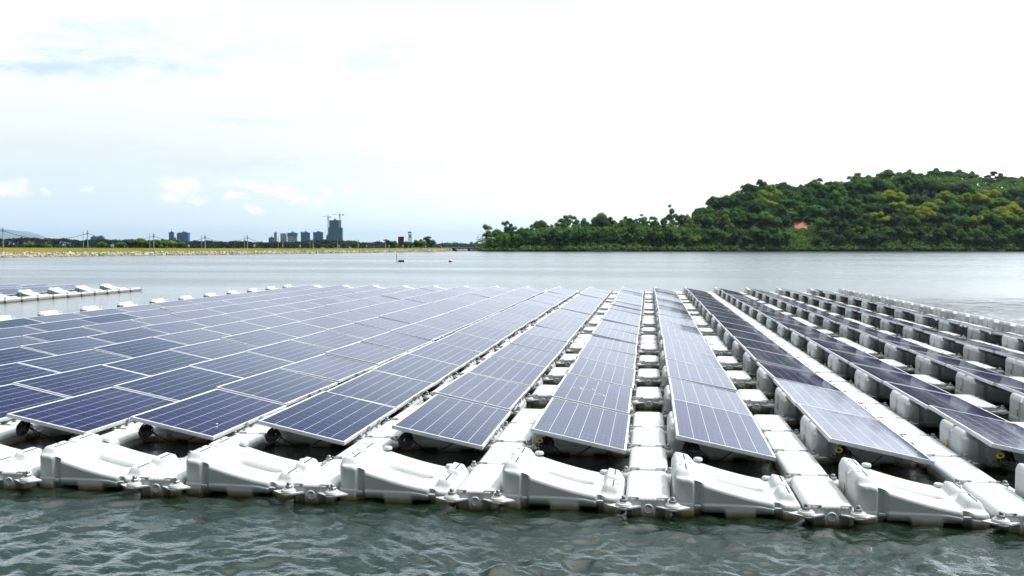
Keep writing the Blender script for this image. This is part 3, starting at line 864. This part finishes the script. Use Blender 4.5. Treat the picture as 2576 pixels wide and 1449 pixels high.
def hill():
    mb = MB(); xs = list(range(1190, 3400, 12)); ds = [D0-1, D0, D0+1.5]+[D0+4+k*6 for k in range(38)]
    vs = []
    for x in xs:
        for d in ds:
            p = at(x, 600, d); p.z = hill_z(x, d)+(.5*math.sin(x*.11+d*.3)+.4*math.sin(x*.23-d*.5) if d > D0+3 else 0); vs.append(p)
    n = len(ds)
    mb.add(vs, [(a*n+k, (a+1)*n+k, (a+1)*n+k+1, a*n+k+1) for a in range(len(xs)-1) for k in range(n-1)], 0, True)
    m, nt, b = mat('hill_ground', (.02,.035,.012), .95)
    pos = nt.new('ShaderNodeNewGeometry').outputs['Position']
    soil = at(2014, 568, 0+hill_find(2014, 568)); 
    dd = nt.vmath('LENGTH', nt.vmath('MULTIPLY', nt.vmath('SUBTRACT', nt.vmath('ADD', pos, nt.vmath('SCALE', nt.vmath('SUBTRACT', nt.noise(pos, .45, 5, .7, 0, 1), (.5,.5,.5)), None, 9.0)), tuple(soil)), (1, .4, 1)))
    c = nt.mix(nt.noise(pos, .3, 4, .6), (.012,.022,.008), (.025,.04,.014))
    c = nt.mix(nt.math('SUBTRACT', 1.0, nt.smooth(dd, 3.1, 3.4)), c, (.40,.19,.09))
    nt.link(c, b.inputs['Base Color'])
    o = obj('hill', mb.mesh('hill', m)); o['kind'] = 'structure'
def hill_find(x, y):
    d = D0+1
    while d < 640:
        if at(x, y, d).z <= hill_z(x, d): return d
        d += .5
    return 500
hill()
def hill_trees():
    rr = random.Random(11); n = 0
    soild = hill_find(2014, 568)
    rows = [999, D0+5, D0+14, D0+24, D0+36, D0+49, D0+64, D0+80, D0+97]
    YC = [(2240, 500), (2290, 520), (2330, 520), (2350, 505), (2395, 495), (2420, 515), (2480, 500), (2530, 520), (1935, 490), (1740, 580), (2210, 540), (2450, 560)]
    kinds = {'dark': 'dark green', 'mid': 'mid green', 'yellow': 'yellow-green'}
    # how much is already in front matters little: the eye sees the crowns' tops in every row
    for ri, d in enumerate(rows):
        x = 1215+rr.uniform(0, 20); cnt = 0
        while x < 2700:
            dd = (d if ri else crest_d(x)-1)+rr.uniform(-3, 3); px = FPX/dd
            if ri and dd > crest_d(x)-6: x += 30; continue
            z = hill_z(x, dd)
            prom = x < 1745
            r = rr.uniform(3.5, 5.4) if not prom else rr.uniform(2.8, 4.3)
            if ri == 1: r *= .72
            p = at(x, 600, dd); p.z = z-(.5 if prom else .45*r)
            # screen place of the crown top
            ys = 724.5+0; 
            yt = 620-(z+r*1.5-CAMH)*px
            if abs(x-2016) < 34 and abs(yt-560) < 42 and dd < soild+1: x += r*px*1.1; continue
            if ri > 0 and min(math.hypot((x-a)/1.0, (yt-b)/1.1) for a, b in YC) < 21: nm = 'yellow'
            else: nm = 'mid' if rr.random() < (.55 if (ri <= 2 or prom) else .38) else 'dark'
            kd = rr.choice(['open', 'tall', 'round', 'open']) if prom else rr.choice(['round', 'round', 'round', 'open'])
            hs = rr.uniform(.95, 1.3)*(1.25 if prom else 1.05)
            cnt += 1; n += 1
            if n <= 300:
                shape = {'round': 'bushy', 'open': 'loose', 'flat': 'spreading', 'tall': 'slender'}[kd]
                tier = ['on the crest line']+['in %s tier' % ORD[k] for k in range(1, 9)]
                lab = '%s %s tree %s of wooded hill, %s from left' % (kinds[nm], shape, tier[ri], ORD[cnt])
                put_tree(p, r, nm, kd, lab, 'trees of the wooded hill', hs)
            x += r*px*rr.uniform(1.1, 1.5)
    print('hill trees', n)
    # undergrowth between and below the trees
    mb = MB(); rr = random.Random(21)
    for _ in range(5200):
        x = rr.uniform(1205, 2720); d = D0+(rr.random()**1.7)*100+.5
        if d > crest_d(x)+3: continue
        z = hill_z(x, d)
        p = at(x, 600, d); px = FPX/d; ys = 620-(z+1-CAMH)*px
        if abs(x-2014) < 26 and 545 < ys < 590: continue
        s = rr.uniform(1.0, 2.3) if d > D0+4 else rr.uniform(.9, 1.7)
        if x < 1745 and d > D0+5: z += rr.uniform(0, 5.5); s *= 1.15
        elif d > D0+8: z += rr.uniform(0, 3.5)
        ys = 620-(z+.6-CAMH)*px
        if abs(x-2014) < 24 and 552 < ys < 586: continue
        leaves(mb, (p.x, p.y, z+.3*s), s, s, s*.85, 34, .34, rr, .6)
    for _ in range(1300):
        x = rr.uniform(1760, 2720); d = crest_d(x)+rr.uniform(-7, 2); z = hill_z(x, d); p = at(x, 600, d); s = rr.uniform(1.1, 2.1)
        leaves(mb, (p.x, p.y, z+rr.uniform(.5, 5.0)), s, s, s*.85, 32, .34, rr, .6)
    for _ in range(160):
        x = rr.uniform(1975, 2055); d = hill_find(x, 594)+rr.uniform(-9, 5); z = hill_z(x, d); p = at(x, 600, d)
        leaves(mb, (p.x, p.y, z+.3), 1.2, 1.2, 1.0, 34, .34, rr, .6)
    for _ in range(1500):
        x = rr.uniform(1222, 1760); d = D0+rr.uniform(5, 15); z = hill_z(x, d)
        th = spline([(1195, 1.5), (1262, 5.0), (1400, 6.5), (1760, 7)], x); s = rr.uniform(1.0, 1.9); p = at(x, 600, d)
        leaves(mb, (p.x, p.y, z+rr.random()*th), s, s, s*.85, 30, .34, rr, .6)
    o = obj('undergrowth', mb.mesh('undergrowth', ML_mid)); tag(o, 'dense green undergrowth covering the hillside and the far water edge', 'undergrowth'); o['kind'] = 'stuff'
hill_trees()

# tree belt behind the embankment
def belt():
    mb = MB(); rr = random.Random(31)
    TOP = [(-500, 596), (0, 600), (110, 599), (200, 604), (300, 603), (500, 607), (620, 608), (700, 610), (770, 607), (815, 603), (860, 606), (900, 609), (1060, 612), (1230, 613.5)]
    for _ in range(5200):
        x = rr.uniform(-250, 1260)
        D_ = spline([(0, 640), (900, 820), (1060, 1500), (1260, 1700)], x)+rr.uniform(-25, 45)
        yt = spline(TOP, x)+rr.uniform(-1.2, 1.5)+1.2*math.sin(x*.07)+.9*math.sin(x*.19)
        zt = CAMH+(620-yt)/FPX*D_; s = 2.0*D_/700
        z = zt-s*.6 if rr.random() < .4 else rr.uniform(.8, zt-s*.6)
        p = at(x, 600, D_)
        leaves(mb, (p.x, p.y, z), s*1.3, s, s*.8, 9, .75*D_/700, rr, .3)
    o = obj('tree_belt', mb.mesh('tree_belt', ML_blue)); tag(o, 'long dark belt of distant forest behind the grassy embankment', 'forest'); o['kind'] = 'stuff'
belt()
# single trees standing nearer, behind the embankment
NEAR = [(75, 608, 260, 'mid', 'round'), (100, 611, 255, 'dark', 'round'), (118, 612, 262, 'mid', 'flat'), (305, 607, 280, 'mid', 'round'), (330, 602, 290, 'dark', 'round'), (352, 599, 285, 'mid', 'round'), (372, 601, 300, 'dark', 'open'),
        (395, 598, 290, 'mid', 'open'), (412, 602, 300, 'mid', 'round'), (432, 605, 310, 'yellow', 'round'), (452, 606, 300, 'mid', 'round'), (255, 608, 290, 'mid', 'round'),
        (870, 607.5, 600, 'dark', 'flat'), (890, 605, 560, 'dark', 'round'), (915, 609, 560, 'dark', 'round'),
        (972, 603, 420, 'dark', 'tall'), (985, 606, 420, 'dark', 'round'), (993, 602, 425, 'mid', 'open'), (1021, 607, 425, 'dark', 'round'), (1033, 609, 430, 'mid', 'round'), (1048, 600, 425, 'mid', 'open'), (1060, 603, 425, 'mid', 'round'), (1075, 596, 430, 'dark', 'tall'), (1084, 603, 432, 'dark', 'round')]
for q, (x, yt, d, nm, kd) in enumerate(NEAR):
    p = at(x, 620, d); p.z = .6; H = CAMH+(620-yt)/FPX*d-.6
    r = H/2.25 if kd in ('tall', 'open') else H/1.9
    where = 'behind the grassy bank on the left' if x < 500 else ('right of the tall tower' if x < 950 else 'beside the dark red box tower')
    grp = [k for k in NEAR if (k[0] < 500) == (x < 500) and (k[0] < 950) == (x < 950)]
    put_tree(p, r, nm, kd, '%s tree %s, %s from the left there' % ({'mid': 'green', 'dark': 'dark', 'yellow': 'yellowish'}[nm], where, ORD[grp.index((x, yt, d, nm, kd))+1]), 'trees behind the embankment')

# ------------------------------------------------------------------ poles and wires
M_pole = noisy('pole_concrete', (.42,.43,.40), (.30,.31,.30), 2, .8)
M_wire = mat('wire', (.03,.035,.05), .6)[0]
POLES = [(8.5, 571, 631.0, 1), (221, 578.8, 629.5, 1), (387, 586, 628.0, 1), (516, 590.2, 622.5, 1), (622.6, 591.4, 624.0, 1), (711.5, 597, 622.5, 1), (787.5, 600, 622.8, 1), (849, 602, 622.8, 1), (901, 602.5, 623, 1), (970, 604, 623.4, 1)]
prev = None
def pole(x, yt, yb, big, q):
    d = shore(x).dot(Vector((FV[0], FV[1], 0)))+(4.2 if yb > 624 else 8.5)
    b = at(x, yb, d); t = at(x, yt, d)
    lab = 'tall grey utility pole on the bank carrying the wire, %s from the left' % ORD[q]
    e = empty('utility_pole', b, lab, 'pole', 'utility poles along the embankment')
    h = t.z-b.z; w = .11*(d/220)
    m = MB(); m.tube((0, 0, -.5), (0, 0, h), w*1.1, w*.8, 8); obj('mast', m.mesh('mast', M_pole), e)
    m = MB(); m.box((0, 0, h-.9), (w*5, w*1.4, w*1.2)); m.box((0, 0, h-.5), (w*3, w*1.2, w)); obj('crossarm', m.mesh('crossarm', M_wire), e)
    # stay pole beside it
    return Vector((b.x, b.y, b.z+h-.75)), d
hooks = []
for q, (x, yt, yb, big) in enumerate(POLES): hooks.append(pole(x, yt, yb, big, q+1))
STAY = [(210, 584.5), (377, 590), (507, 593.5), (614.6, 593.5), (700, 598), (780, 601)]
for q, (x, yt) in enumerate(STAY):
    d = shore(x).dot(Vector((FV[0], FV[1], 0)))+10; b = at(x, 622.5, d); t = at(x, yt, d)
    e = empty('stay_post', b, 'thin pale stay post beside a utility pole, %s from the left' % ORD[q+1], 'post', 'stay posts along the embankment')
    m = MB(); m.tube((0, 0, -.6), (0, 0, t.z-b.z), .07*d/220, .055*d/220, 7); obj('mast', m.mesh('mast', M_pole), e)
    m = MB(); m.box((0, 0, t.z-b.z), (.25, .12, .1)); obj('cap', m.mesh('cap', M_wire), e)
h0 = at(-120, 574, 190)
pts_all = [h0]+[h for h, _ in hooks]
for q, (a, b) in enumerate(zip(pts_all[:-1], pts_all[1:])):
    L = (b-a).length; sag = L*.075
    n = 26; pts = [a.lerp(b, k/n)-Vector((0, 0, sag*4*(k/n)*(1-k/n))) for k in range(n+1)]
    m = MB(); m.path(pts, .045*(((a+b)/2).length/220)*(1.2 if q < 2 else .9), 5)
    tag(obj('overhead_cable', m.mesh('overhead_cable', M_wire)), ('sagging black overhead cable leaving the frame left of the first pole' if q == 0 else 'sagging black overhead cable between %s and %s utility poles from left' % (ORD[q], ORD[q+1])), 'cable', 'overhead cables between the poles')

# white marker boards on the crest
M_wht = mat('white_paint', (.75,.75,.70), .6)[0]
MARK = [(282.5, 614, 7.5), (474.5, 615, 4), (640, 614, 4), (755, 615, 3.4), (853, 616, 3), (922, 616, 3), (979, 616, 3), (1014, 616, 3), (1071, 616.5, 2.5), (1154, 618, 2.2), (1198, 618.5, 2)]
for q, (x, yt, w) in enumerate(MARK):
    d = (shore(min(x, 1137)).dot(Vector((FV[0], FV[1], 0))))+9; b = at(x, 622.5, d); t = at(x, yt, d); W_ = w*d/FPX; h = t.z-b.z
    e = empty('marker_board', b, 'small white marker board on the bank crest, %s from the left' % ORD[q+1], 'marker', 'white marker boards on the bank', (0, 0, YAW))
    m = MB(); m.box((0, 0, h*.62), (W_, .12, h*.76)); obj('board', m.mesh('board', M_wht), e)
    m = MB(); m.box((-W_*.3, .07, h*.2), (.07, .07, h*.8)); m.box((W_*.3, .07, h*.2), (.07, .07, h*.8)); obj('stand', m.mesh('stand', M_pole), e)

# ------------------------------------------------------------------ red box tower, lattice tower, bridge
def redbox():
    d = 405; b = at(1009, 620, d); s = d/FPX; z0 = CAMH-4; 
    e = empty('red_tower', (b.x, b.y, .6), 'dark red box-shaped tower with a faint pale mark among trees', 'tower', None, (0, 0, YAW+.1))
    M_red = noisy('red_paint', (.13,.022,.022), (.10,.018,.02), 1.2, .7); M_rdk = mat('red_dark', (.05,.01,.014), .7)[0]
    zt = CAMH+(620-596)*s-.6; zb = CAMH+(620-617)*s-.6; w = 14.4*s
    m = MB(); m.box((0, 0, (zt+zb)/2), (w, w*.8, zt-zb)); obj('box', m.mesh('box', M_red), e)
    m = MB(); m.box((0, 0, zt+.05), (w+.25, w*.8+.25, .14)); obj('roof', m.mesh('roof', M_rdk), e)
    m = MB()
    for k in (-1, 1):
        for l in (-1, 1): m.box((k*w*.4, l*w*.3, zb/2), (.2, .2, zb))
    obj('leg_frame', m.mesh('leg_frame', M_rdk), e)
    tx = bpy.data.curves.new('mark', 'FONT'); tx.body = '1'; tx.size = 1.6; tx.extrude = .01; tx.align_x = 'CENTER'
    to = bpy.data.objects.new('mark', tx); COL.objects.link(to)
    dg = bpy.context.evaluated_depsgraph_get(); me = bpy.data.meshes.new_from_object(to.evaluated_get(dg)); bpy.data.objects.remove(to)
    me.materials.clear(); me.materials.append(mat('faded_mark', (.28,.12,.12), .8)[0])
    obj('mark', me, e, (0, -w*.4-.02, (zt+zb)/2-.6), (math.pi/2, 0, 0))
redbox()
def lattice():
    d = 560; s = d/FPX; b = at(1031.5, 620, d)
    e = empty('lattice_tower', (b.x, b.y, .6), 'white steel lattice tower with a railed platform, right of the red box tower', 'tower', None, (0, 0, YAW+.3))
    Ms = noisy('pale_steel', (.50,.58,.62), (.42,.52,.58), 1, .5); Mb = mat('blue_grey_steel', (.10,.20,.26), .6)[0]
    H = CAMH+(620-586)*s-.6; w0, w1 = 10.5*s/2, 6*s/2
    m = MB(); lv = [0, .22, .42, .6, .78, 1.0]
    def cp(k, t): a = [(-1,-1),(1,-1),(1,1),(-1,1)][k % 4]; w = w0+(w1-w0)*t; return Vector((a[0]*w, a[1]*w, H*t))
    for k in range(4):
        m.tube(cp(k, 0), cp(k, 1), .09, .09, 6)
        for t0, t1 in zip(lv[:-1], lv[1:]):
            m.tube(cp(k, t1), cp(k+1, t1), .06, .06, 5); m.tube(cp(k, t0), cp(k+1, t1), .05, .05, 5)
    obj('lattice', m.mesh('lattice', Ms), e)
    m = MB(); m.box((0, 0, H*.45), (.5, .5, H*.9)); m.box((0, 0, H*.80), (1.0, .8, H*.2)); obj('stair_core', m.mesh('stair_core', Mb), e)
    m = MB(); m.box((-.2, 0, H+.3), (w1*2.6, w1*2.2, .9)); obj('platform', m.mesh('platform', Mb), e)
    m = MB(); m.tube((.2, 0, H+.6), (.2, 0, H+3.2), .06, .04, 6); m.tube((-.8, 0, H+.6), (-.8, 0, H+1.9), .05, .05, 6); m.box((.3, 0, H+1.6), (1.3, .08, .06)); obj('mast', m.mesh('mast', Ms), e)
lattice()
def bridge():
    d = 449; s = d/FPX; a = at(1128, 624.6, d); b = at(1226, 624.6, d); c = (a+b)/2
    e = empty('bridge', (c.x, c.y, 0), 'low dark concrete bridge over the water gap left of the wooded hill', 'bridge', None, (0, 0, YAW))
    Mc = noisy('dark_concrete', (.05,.052,.05), (.035,.036,.035), .4, .9)
    L = (b-a).length
    m = MB(); m.box((0, 0, 1.38), (L, 5, .42)); obj('deck', m.mesh('deck', Mc), e)
    m = MB(); 
    for k in (-1, 1):
        m.box((0, k*2.45, 2.0), (L, .06, .07))
        for q in range(15): m.box((-L/2+.2+q*(L-.4)/14, k*2.45, 1.8), (.07, .07, .45))
    obj('railing', m.mesh('railing', M_pole), e)
    for x in (1180, 1218):
        px = (x-1177)*s; m = MB(); m.box((px, 0, .3), (1.1, 4.4, 1.75)); obj('pier', m.mesh('pier', Mc), e)
    px = (1143-1177)*s; m = MB(); m.add([(px-2.4, -2.3, 1.2), (px+.2, -2.3, 1.2), (px+2.6, -2.3, -.4), (px+1.4, -2.3, -.4), (px-2.4, 2.3, 1.2), (px+.2, 2.3, 1.2), (px+2.6, 2.3, -.4), (px+1.4, 2.3, -.4)],
        [(3,2,1,0), (4,5,6,7), (0,1,5,4), (1,2,6,5), (2,3,7,6), (3,0,4,7)]); obj('abutment', m.mesh('abutment', Mc), e)
bridge()
# small red hut past the embankment
hb = at(1107, 620, 520)
e = empty('hut', (hb.x, hb.y, .6), 'tiny red-roofed hut beyond the bank near the bridge', 'hut', None, (0, 0, YAW))
m = MB(); m.box((0, 0, .9), (1.7, 1.7, 1.8)); obj('wall', m.mesh('wall', mat('hut_wall', (.4,.4,.38), .8)[0]), e)
m = MB(); m.add([(-1,-1,1.4), (1,-1,1.4), (1,1,1.4), (-1,1,1.4), (0,-1,2.3), (0,1,2.3)], [(0,1,4), (3,5,2), (0,4,5,3), (1,2,5,4), (3,2,1,0)]); m.box((-.0, -1.02, 1.1), (1.6, .05, 1.0)); obj('roof', m.mesh('roof', mat('hut_roof', (.42,.05,.05), .7)[0]), e)

# ------------------------------------------------------------------ city skyline
CITYD = 2400.0; CS = CITYD/FPX
def bmat(name, c1, c2):
    m, nt, b = mat(name, c1, .55, 0, .4)
    tc = nt.new('ShaderNodeTexCoord').outputs['Object']
    f = nt.noise(nt.mapping(tc, (.22, .22, .03)), 1, 3, .6)
    nt.link(nt.mix(nt.smooth(f, .38, .62), c1, c2), b.inputs['Base Color']); return m
B_blue = bmat('tower_haze_blue', (.005,.08,.25), (.015,.12,.32)); B_teal = bmat('tower_teal', (.003,.11,.22), (.008,.15,.28)); B_pale = bmat('tower_pale', (.45,.50,.56), (.28,.36,.45))  # bluish distance haze is put into these wall colours
B_dark = bmat('tower_concrete', (.015,.045,.12), (.045,.06,.12)); B_net = bmat('green_net', (.004,.075,.12), (.008,.11,.15)); B_glass = mat('windows', (.010,.085,.19), .35)[0]; B_cream = mat('tower_cream', (.5,.42,.38), .7)[0]
def building(x0, x1, yt, m_, label, steps=(), mast=0, win=True, depth=.7, top=None):
    xm = (x0+x1)/2; b = at(xm, 620, CITYD); w = (x1-x0)*CS; zt = CAMH+(620-yt)*CS
    e = empty('tower_block', (b.x, b.y, .7), label, 'building', 'city towers on the horizon', (0, 0, YAW+.12))
    m = MB(); H = zt-.7
    m.box((0, 0, H/2), (w*.96, w*depth, H))
    for (f0, f1, ht) in steps: m.box(((f0+f1-1)*w/2, -.5, (CAMH+(620-ht)*CS)/2), ((f1-f0)*w, w*depth+1.5, CAMH+(620-ht)*CS))
    m.box((w*.05, 0, H+1.2), (w*.35, w*depth*.5, 2.4))
    obj('wall', m.mesh('wall', m_), e)
    if win:
        nf = max(3, int(H/4.2)); nc = max(2, int(w/5))
        m = MB()
        for k in range(nf):
            for c in range(nc): m.box((-w*.44+w*.88*(c+.5)/nc, -w*depth/2-.12, H*(k+.55)/nf), (w*.88/nc*.55, .4, H/nf*.45))
        o = obj('windows', m.mesh('windows', B_glass), e); o['kind'] = 'stuff'
    if mast:
        m = MB(); m.tube((0, 0, H), (0, 0, H+mast), .5, .35, 6); obj('mast', m.mesh('mast', B_blue), e)
    if top:
        m = MB(); m.box((0, 0, H-top/2), (w, w*depth+1, top)); obj('upper_storeys', m.mesh('upper_storeys', B_blue), e)
    return e, w, H
building(230, 243, 595.3, B_teal, 'small teal tower block, leftmost on the horizon', mast=5)
building(245.8, 261.5, 594.4, B_teal, 'low wide teal block just right of the leftmost tower', steps=((0, .45, 596.3),))
building(426.2, 438, 584, B_blue, 'slim blue tower with a short mast on its roof', mast=10)
building(438.6, 443, 598, B_blue, 'very small blue block at the foot of the slim tower', win=False)
building(449, 476.5, 585.2, B_blue, 'wide blue tower block with stepped left side and crane', steps=((-.03, .2, 588.5),), mast=9)
building(477, 506, 606.5, B_blue, 'long low blue building right of the wide blue block', win=False)
building(676.5, 690, 597.6, B_blue, 'low blue block left of the thin two-tone tower')
building(690, 697, 584.5, B_pale, 'thin pale and blue tower beside a low block')
building(706, 721, 588.6, B_pale, 'pale whitish twin tower with blurred dark windows', steps=((.05, .35, 587.6), (.6, .95, 588)))
building(724, 748, 585.6, B_pale, 'white tower with unfinished dark upper floors and cranes', top=9, mast=8)
building(757.5, 780, 585, B_teal, 'teal tower block with ragged top storeys', steps=((.02, .25, 584), (.42, .6, 582.8)), mast=9)
building(788.5, 813, 583.9, B_blue, 'square blue-grey tower block left of the tallest tower', mast=6)
building(792, 826, 606.5, B_dark, 'low dark podium building at the foot of the towers', win=False)
building(821, 829, 591.2, B_blue, 'small blue annex against the tallest tower', win=False)
e, w, H = building(829, 858.5, 555.5, B_dark, 'tallest tower, unfinished, wrapped in green netting below', steps=(), mast=0)
Hn = CAMH+(620-573)*CS
m = MB(); m.box((-w*.03, -1, Hn/2), (w*1.06, w*.7+2.5, Hn)); 
obj('safety_net', m.mesh('safety_net', B_net), e)
m = MB(); m.box((w*.36, -w*.35-1.2, (H+Hn)/2-6), (w*.08, 1.2, H-Hn+12)); obj('lift_shaft', m.mesh('lift_shaft', B_cream), e)
m = MB(); m.box((w*.56, -.5, Hn/2), (w*.12, w*.7, Hn-1)); obj('net_screen', m.mesh('net_screen', B_teal), e)
m = MB(); m.box((0, 0, H+.6), (w*1.03, w*.74, 1.6)); m.box((0, 0, H+3), (4, 4, 5)); obj('parapet', m.mesh('parapet', B_blue), e)
def crane(x, yt, yb, jl, jr, label, d=CITYD-25):
    s = d/FPX; b = at(x, 620, d); zt = CAMH+(620-yt)*s; zb = CAMH+(620-yb)*s
    e = empty('tower_crane', (b.x, b.y, zb), label, 'crane', 'tower cranes over the tallest tower', (0, 0, YAW)); h = zt-zb
    m = MB(); 
    for a in (-.9, .9):
        for c in (-.9, .9): m.tube((a, c, 0), (a, c, h), .18, .18, 4)
    for k in range(int(h/4)): m.tube((-.9, -.9, k*4), (.9, -.9, k*4+4), .2, .2, 4); m.tube((.9, -.9, k*4), (-.9, -.9, k*4+4), .2, .2, 4)
    obj('mast', m.mesh('crane_mast', B_blue), e)
    m = MB(); m.tube((-jl, 0, h), (jr, 0, h), .3, .3, 5); m.tube((0, 0, h+5), (-jl*.7, 0, h+.4), .16, .16, 4); m.tube((0, 0, h+5), (jr*.8, 0, h+.4), .16, .16, 4); obj('jib', m.mesh('jib', B_blue), e)
    m = MB(); m.box((0, 0, h-3), (2.6, 2.6, 6)); m.box((jr*.85, 0, h-1.5), (3, 2, 3)); m.tube((0, 0, h), (0, 0, h+5), .4, .2, 4); obj('cab', m.mesh('cab', B_blue), e)
crane(826, 545, 620, 16, 6, 'tower crane standing against the left side of the tallest tower')
crane(855.5, 539.5, 556, 22, 10, 'tower crane rising from the roof of the tallest tower', CITYD-5)
building(1109, 1117, 612.4, B_blue, 'tiny pale blue building right of the red tower trees', win=False, mast=8)
building(1180, 1208, 612.6, B_blue, 'low hazy blue industrial buildings just left of the hill', win=False, steps=((.1, .3, 609), (.6, .8, 609.5)))
for q, (x, yt) in enumerate([(508, 592+14), (827, 600), (988-35, 604), (1090, 609), (1125, 608), (1143, 607), (1162, 610)]):
    if x < 900: continue
    d = 1500; s = d/FPX; b = at(x, 620, d); h = CAMH+(620-yt)*s-.6
    e = empty('power_pylon', (b.x, b.y, .6), 'distant thin power pylon over the far trees, %s from the left' % ORD[q-1], 'pylon', 'distant power pylons', (0, 0, YAW))
    m = MB()
    for a in (-1.2, 1.2): m.tube((a, 0, 0), (0, 0, h), .22, .16, 4)
    obj('mast', m.mesh('pylon_mast', B_blue), e)
    m = MB(); m.box((0, 0, h*.9), (5, .3, .3)); m.box((0, 0, h*.78), (6, .3, .3)); obj('crossarm', m.mesh('pylon_arm', B_blue), e)

# far mountain, left; pale blue of haze put into its colour
def mountain():
    mb = MB(); prof = [(-900, 600), (-500, 580), (-200, 568), (0, 574), (30, 577), (70, 583), (100, 592), (130, 602), (160, 609), (230, 616)]
    vs = []
    for x in range(-900, 240, 15):
        yt = spline(prof, x)+1.5*math.sin(x*.05)
        for d, k in ((14200, 0), (14900, .6), (15600, 1), (16500, .4), (17200, 0)):
            p = at(x, 620, d); p.z = max(.5, (CAMH+(620-yt)*15600/FPX)*k); vs.append(p)
    n = 5; c = len(range(-900, 240, 15))
    mb.add(vs, [(a*n+k, (a+1)*n+k, (a+1)*n+k+1, a*n+k+1) for a in range(c-1) for k in range(n-1)], 0, True)
    o = obj('hills', mb.mesh('hills', noisy('mountain_haze_blue', (.10,.14,.20), (.12,.16,.22), .002, .95))); o['kind'] = 'structure'
mountain()

# ------------------------------------------------------------------ things afloat
p = onz(1009.5, 659, 0)
e = empty('floating_drum', (p.x, p.y, .0), 'dark horizontal floating drum beside a thin leaning pole', 'drum', None, (0, 0, YAW))
m = MB(); m.tube((-.42, 0, .13), (.42, 0, .13), .17, .17, 14); M_drum = noisy('drum', (.05,.05,.035), (.09,.085,.05), 3, .7); obj('shell', m.mesh('shell', M_drum), e)
m = MB()
for x in (-.4, -.12, .12, .4): m.tube((x-.02, 0, .13), (x+.02, 0, .13), .185, .185, 14)
obj('hoop', m.mesh('hoop', M_cable), e)
p = onz(999.5, 658.5, 0)
e = empty('water_pole', p, 'thin blue-grey pole leaning out of the water', 'pole', None, (0, 0, YAW))
m = MB(); m.tube((0, 0, -1), (-.14, 0, 1.28), .045, .04, 8); obj('shaft', m.mesh('shaft', mat('pole_blue', (.10,.14,.22), .5)[0]), e)
m = MB(); m.lathe([(.07, .0), (.07, .06), (.05, .08)], n=10); obj('collar', m.mesh('collar', M_drum), e)
p = onz(1133, 659.4, 0)
e = empty('buoy', p, 'round orange-red buoy with a white top, afloat on open water', 'buoy')
def sph(z0, z1, r, n=10):
    return [(r*math.sqrt(max(0.0001, 1-(z/r)**2)), z+.16) for z in [z0+(z1-z0)*k/n for k in range(n+1)]]
m = MB(); m.lathe(sph(-.2, .06, .25), n=18); obj('lower_shell', m.mesh('lower_shell', mat('buoy_red', (.55,.07,.02), .4)[0]), e)
m = MB(); m.lathe(sph(.06, .249, .252), n=18); m.lathe([(.03, .4), (.03, .47)], n=8); obj('upper_shell', m.mesh('upper_shell', mat('buoy_white', (.85,.84,.82), .4)[0]), e)
p = onz(1120, 659.6, 0)
m = MB(); m.lathe([(.05, -.05), (.12, .0), (.13, .05), (.08, .1), (.02, .12)], n=14)
tag(obj('small_buoy', m.mesh('small_buoy', mat('small_buoy', (.7,.7,.7), .4)[0]), None, p), 'tiny white float just left of the orange buoy', 'buoy')

# ------------------------------------------------------------------ haze
HAZE = True
if HAZE:
    m = bpy.data.materials.new('haze'); m.use_nodes = True; nt = NT(m.node_tree); nt.n.clear()
    out = nt.new('ShaderNodeOutputMaterial'); pv = nt.new('ShaderNodeVolumePrincipled')
    pv.inputs['Color'].default_value = (.60,.83,1.0, 1); pv.inputs['Density'].default_value = .00005; pv.inputs['Anisotropy'].default_value = .2
    nt.link(pv.outputs[0], out.inputs['Volume'])
    mb = MB(); mb.box((-2000, 8600, 139), (26000, 18400, 282)); 
    me = mb.mesh('haze', m); o = obj('haze', me); o['kind'] = 'stuff'
    # top just above the highest thing inside
    tag(o, 'thin pale blue haze over the lake and the far shore', 'haze')
dup_ = [k for k, v in USED.items() if v > 1]
print('duplicate labels', len(dup_), dup_[:5])
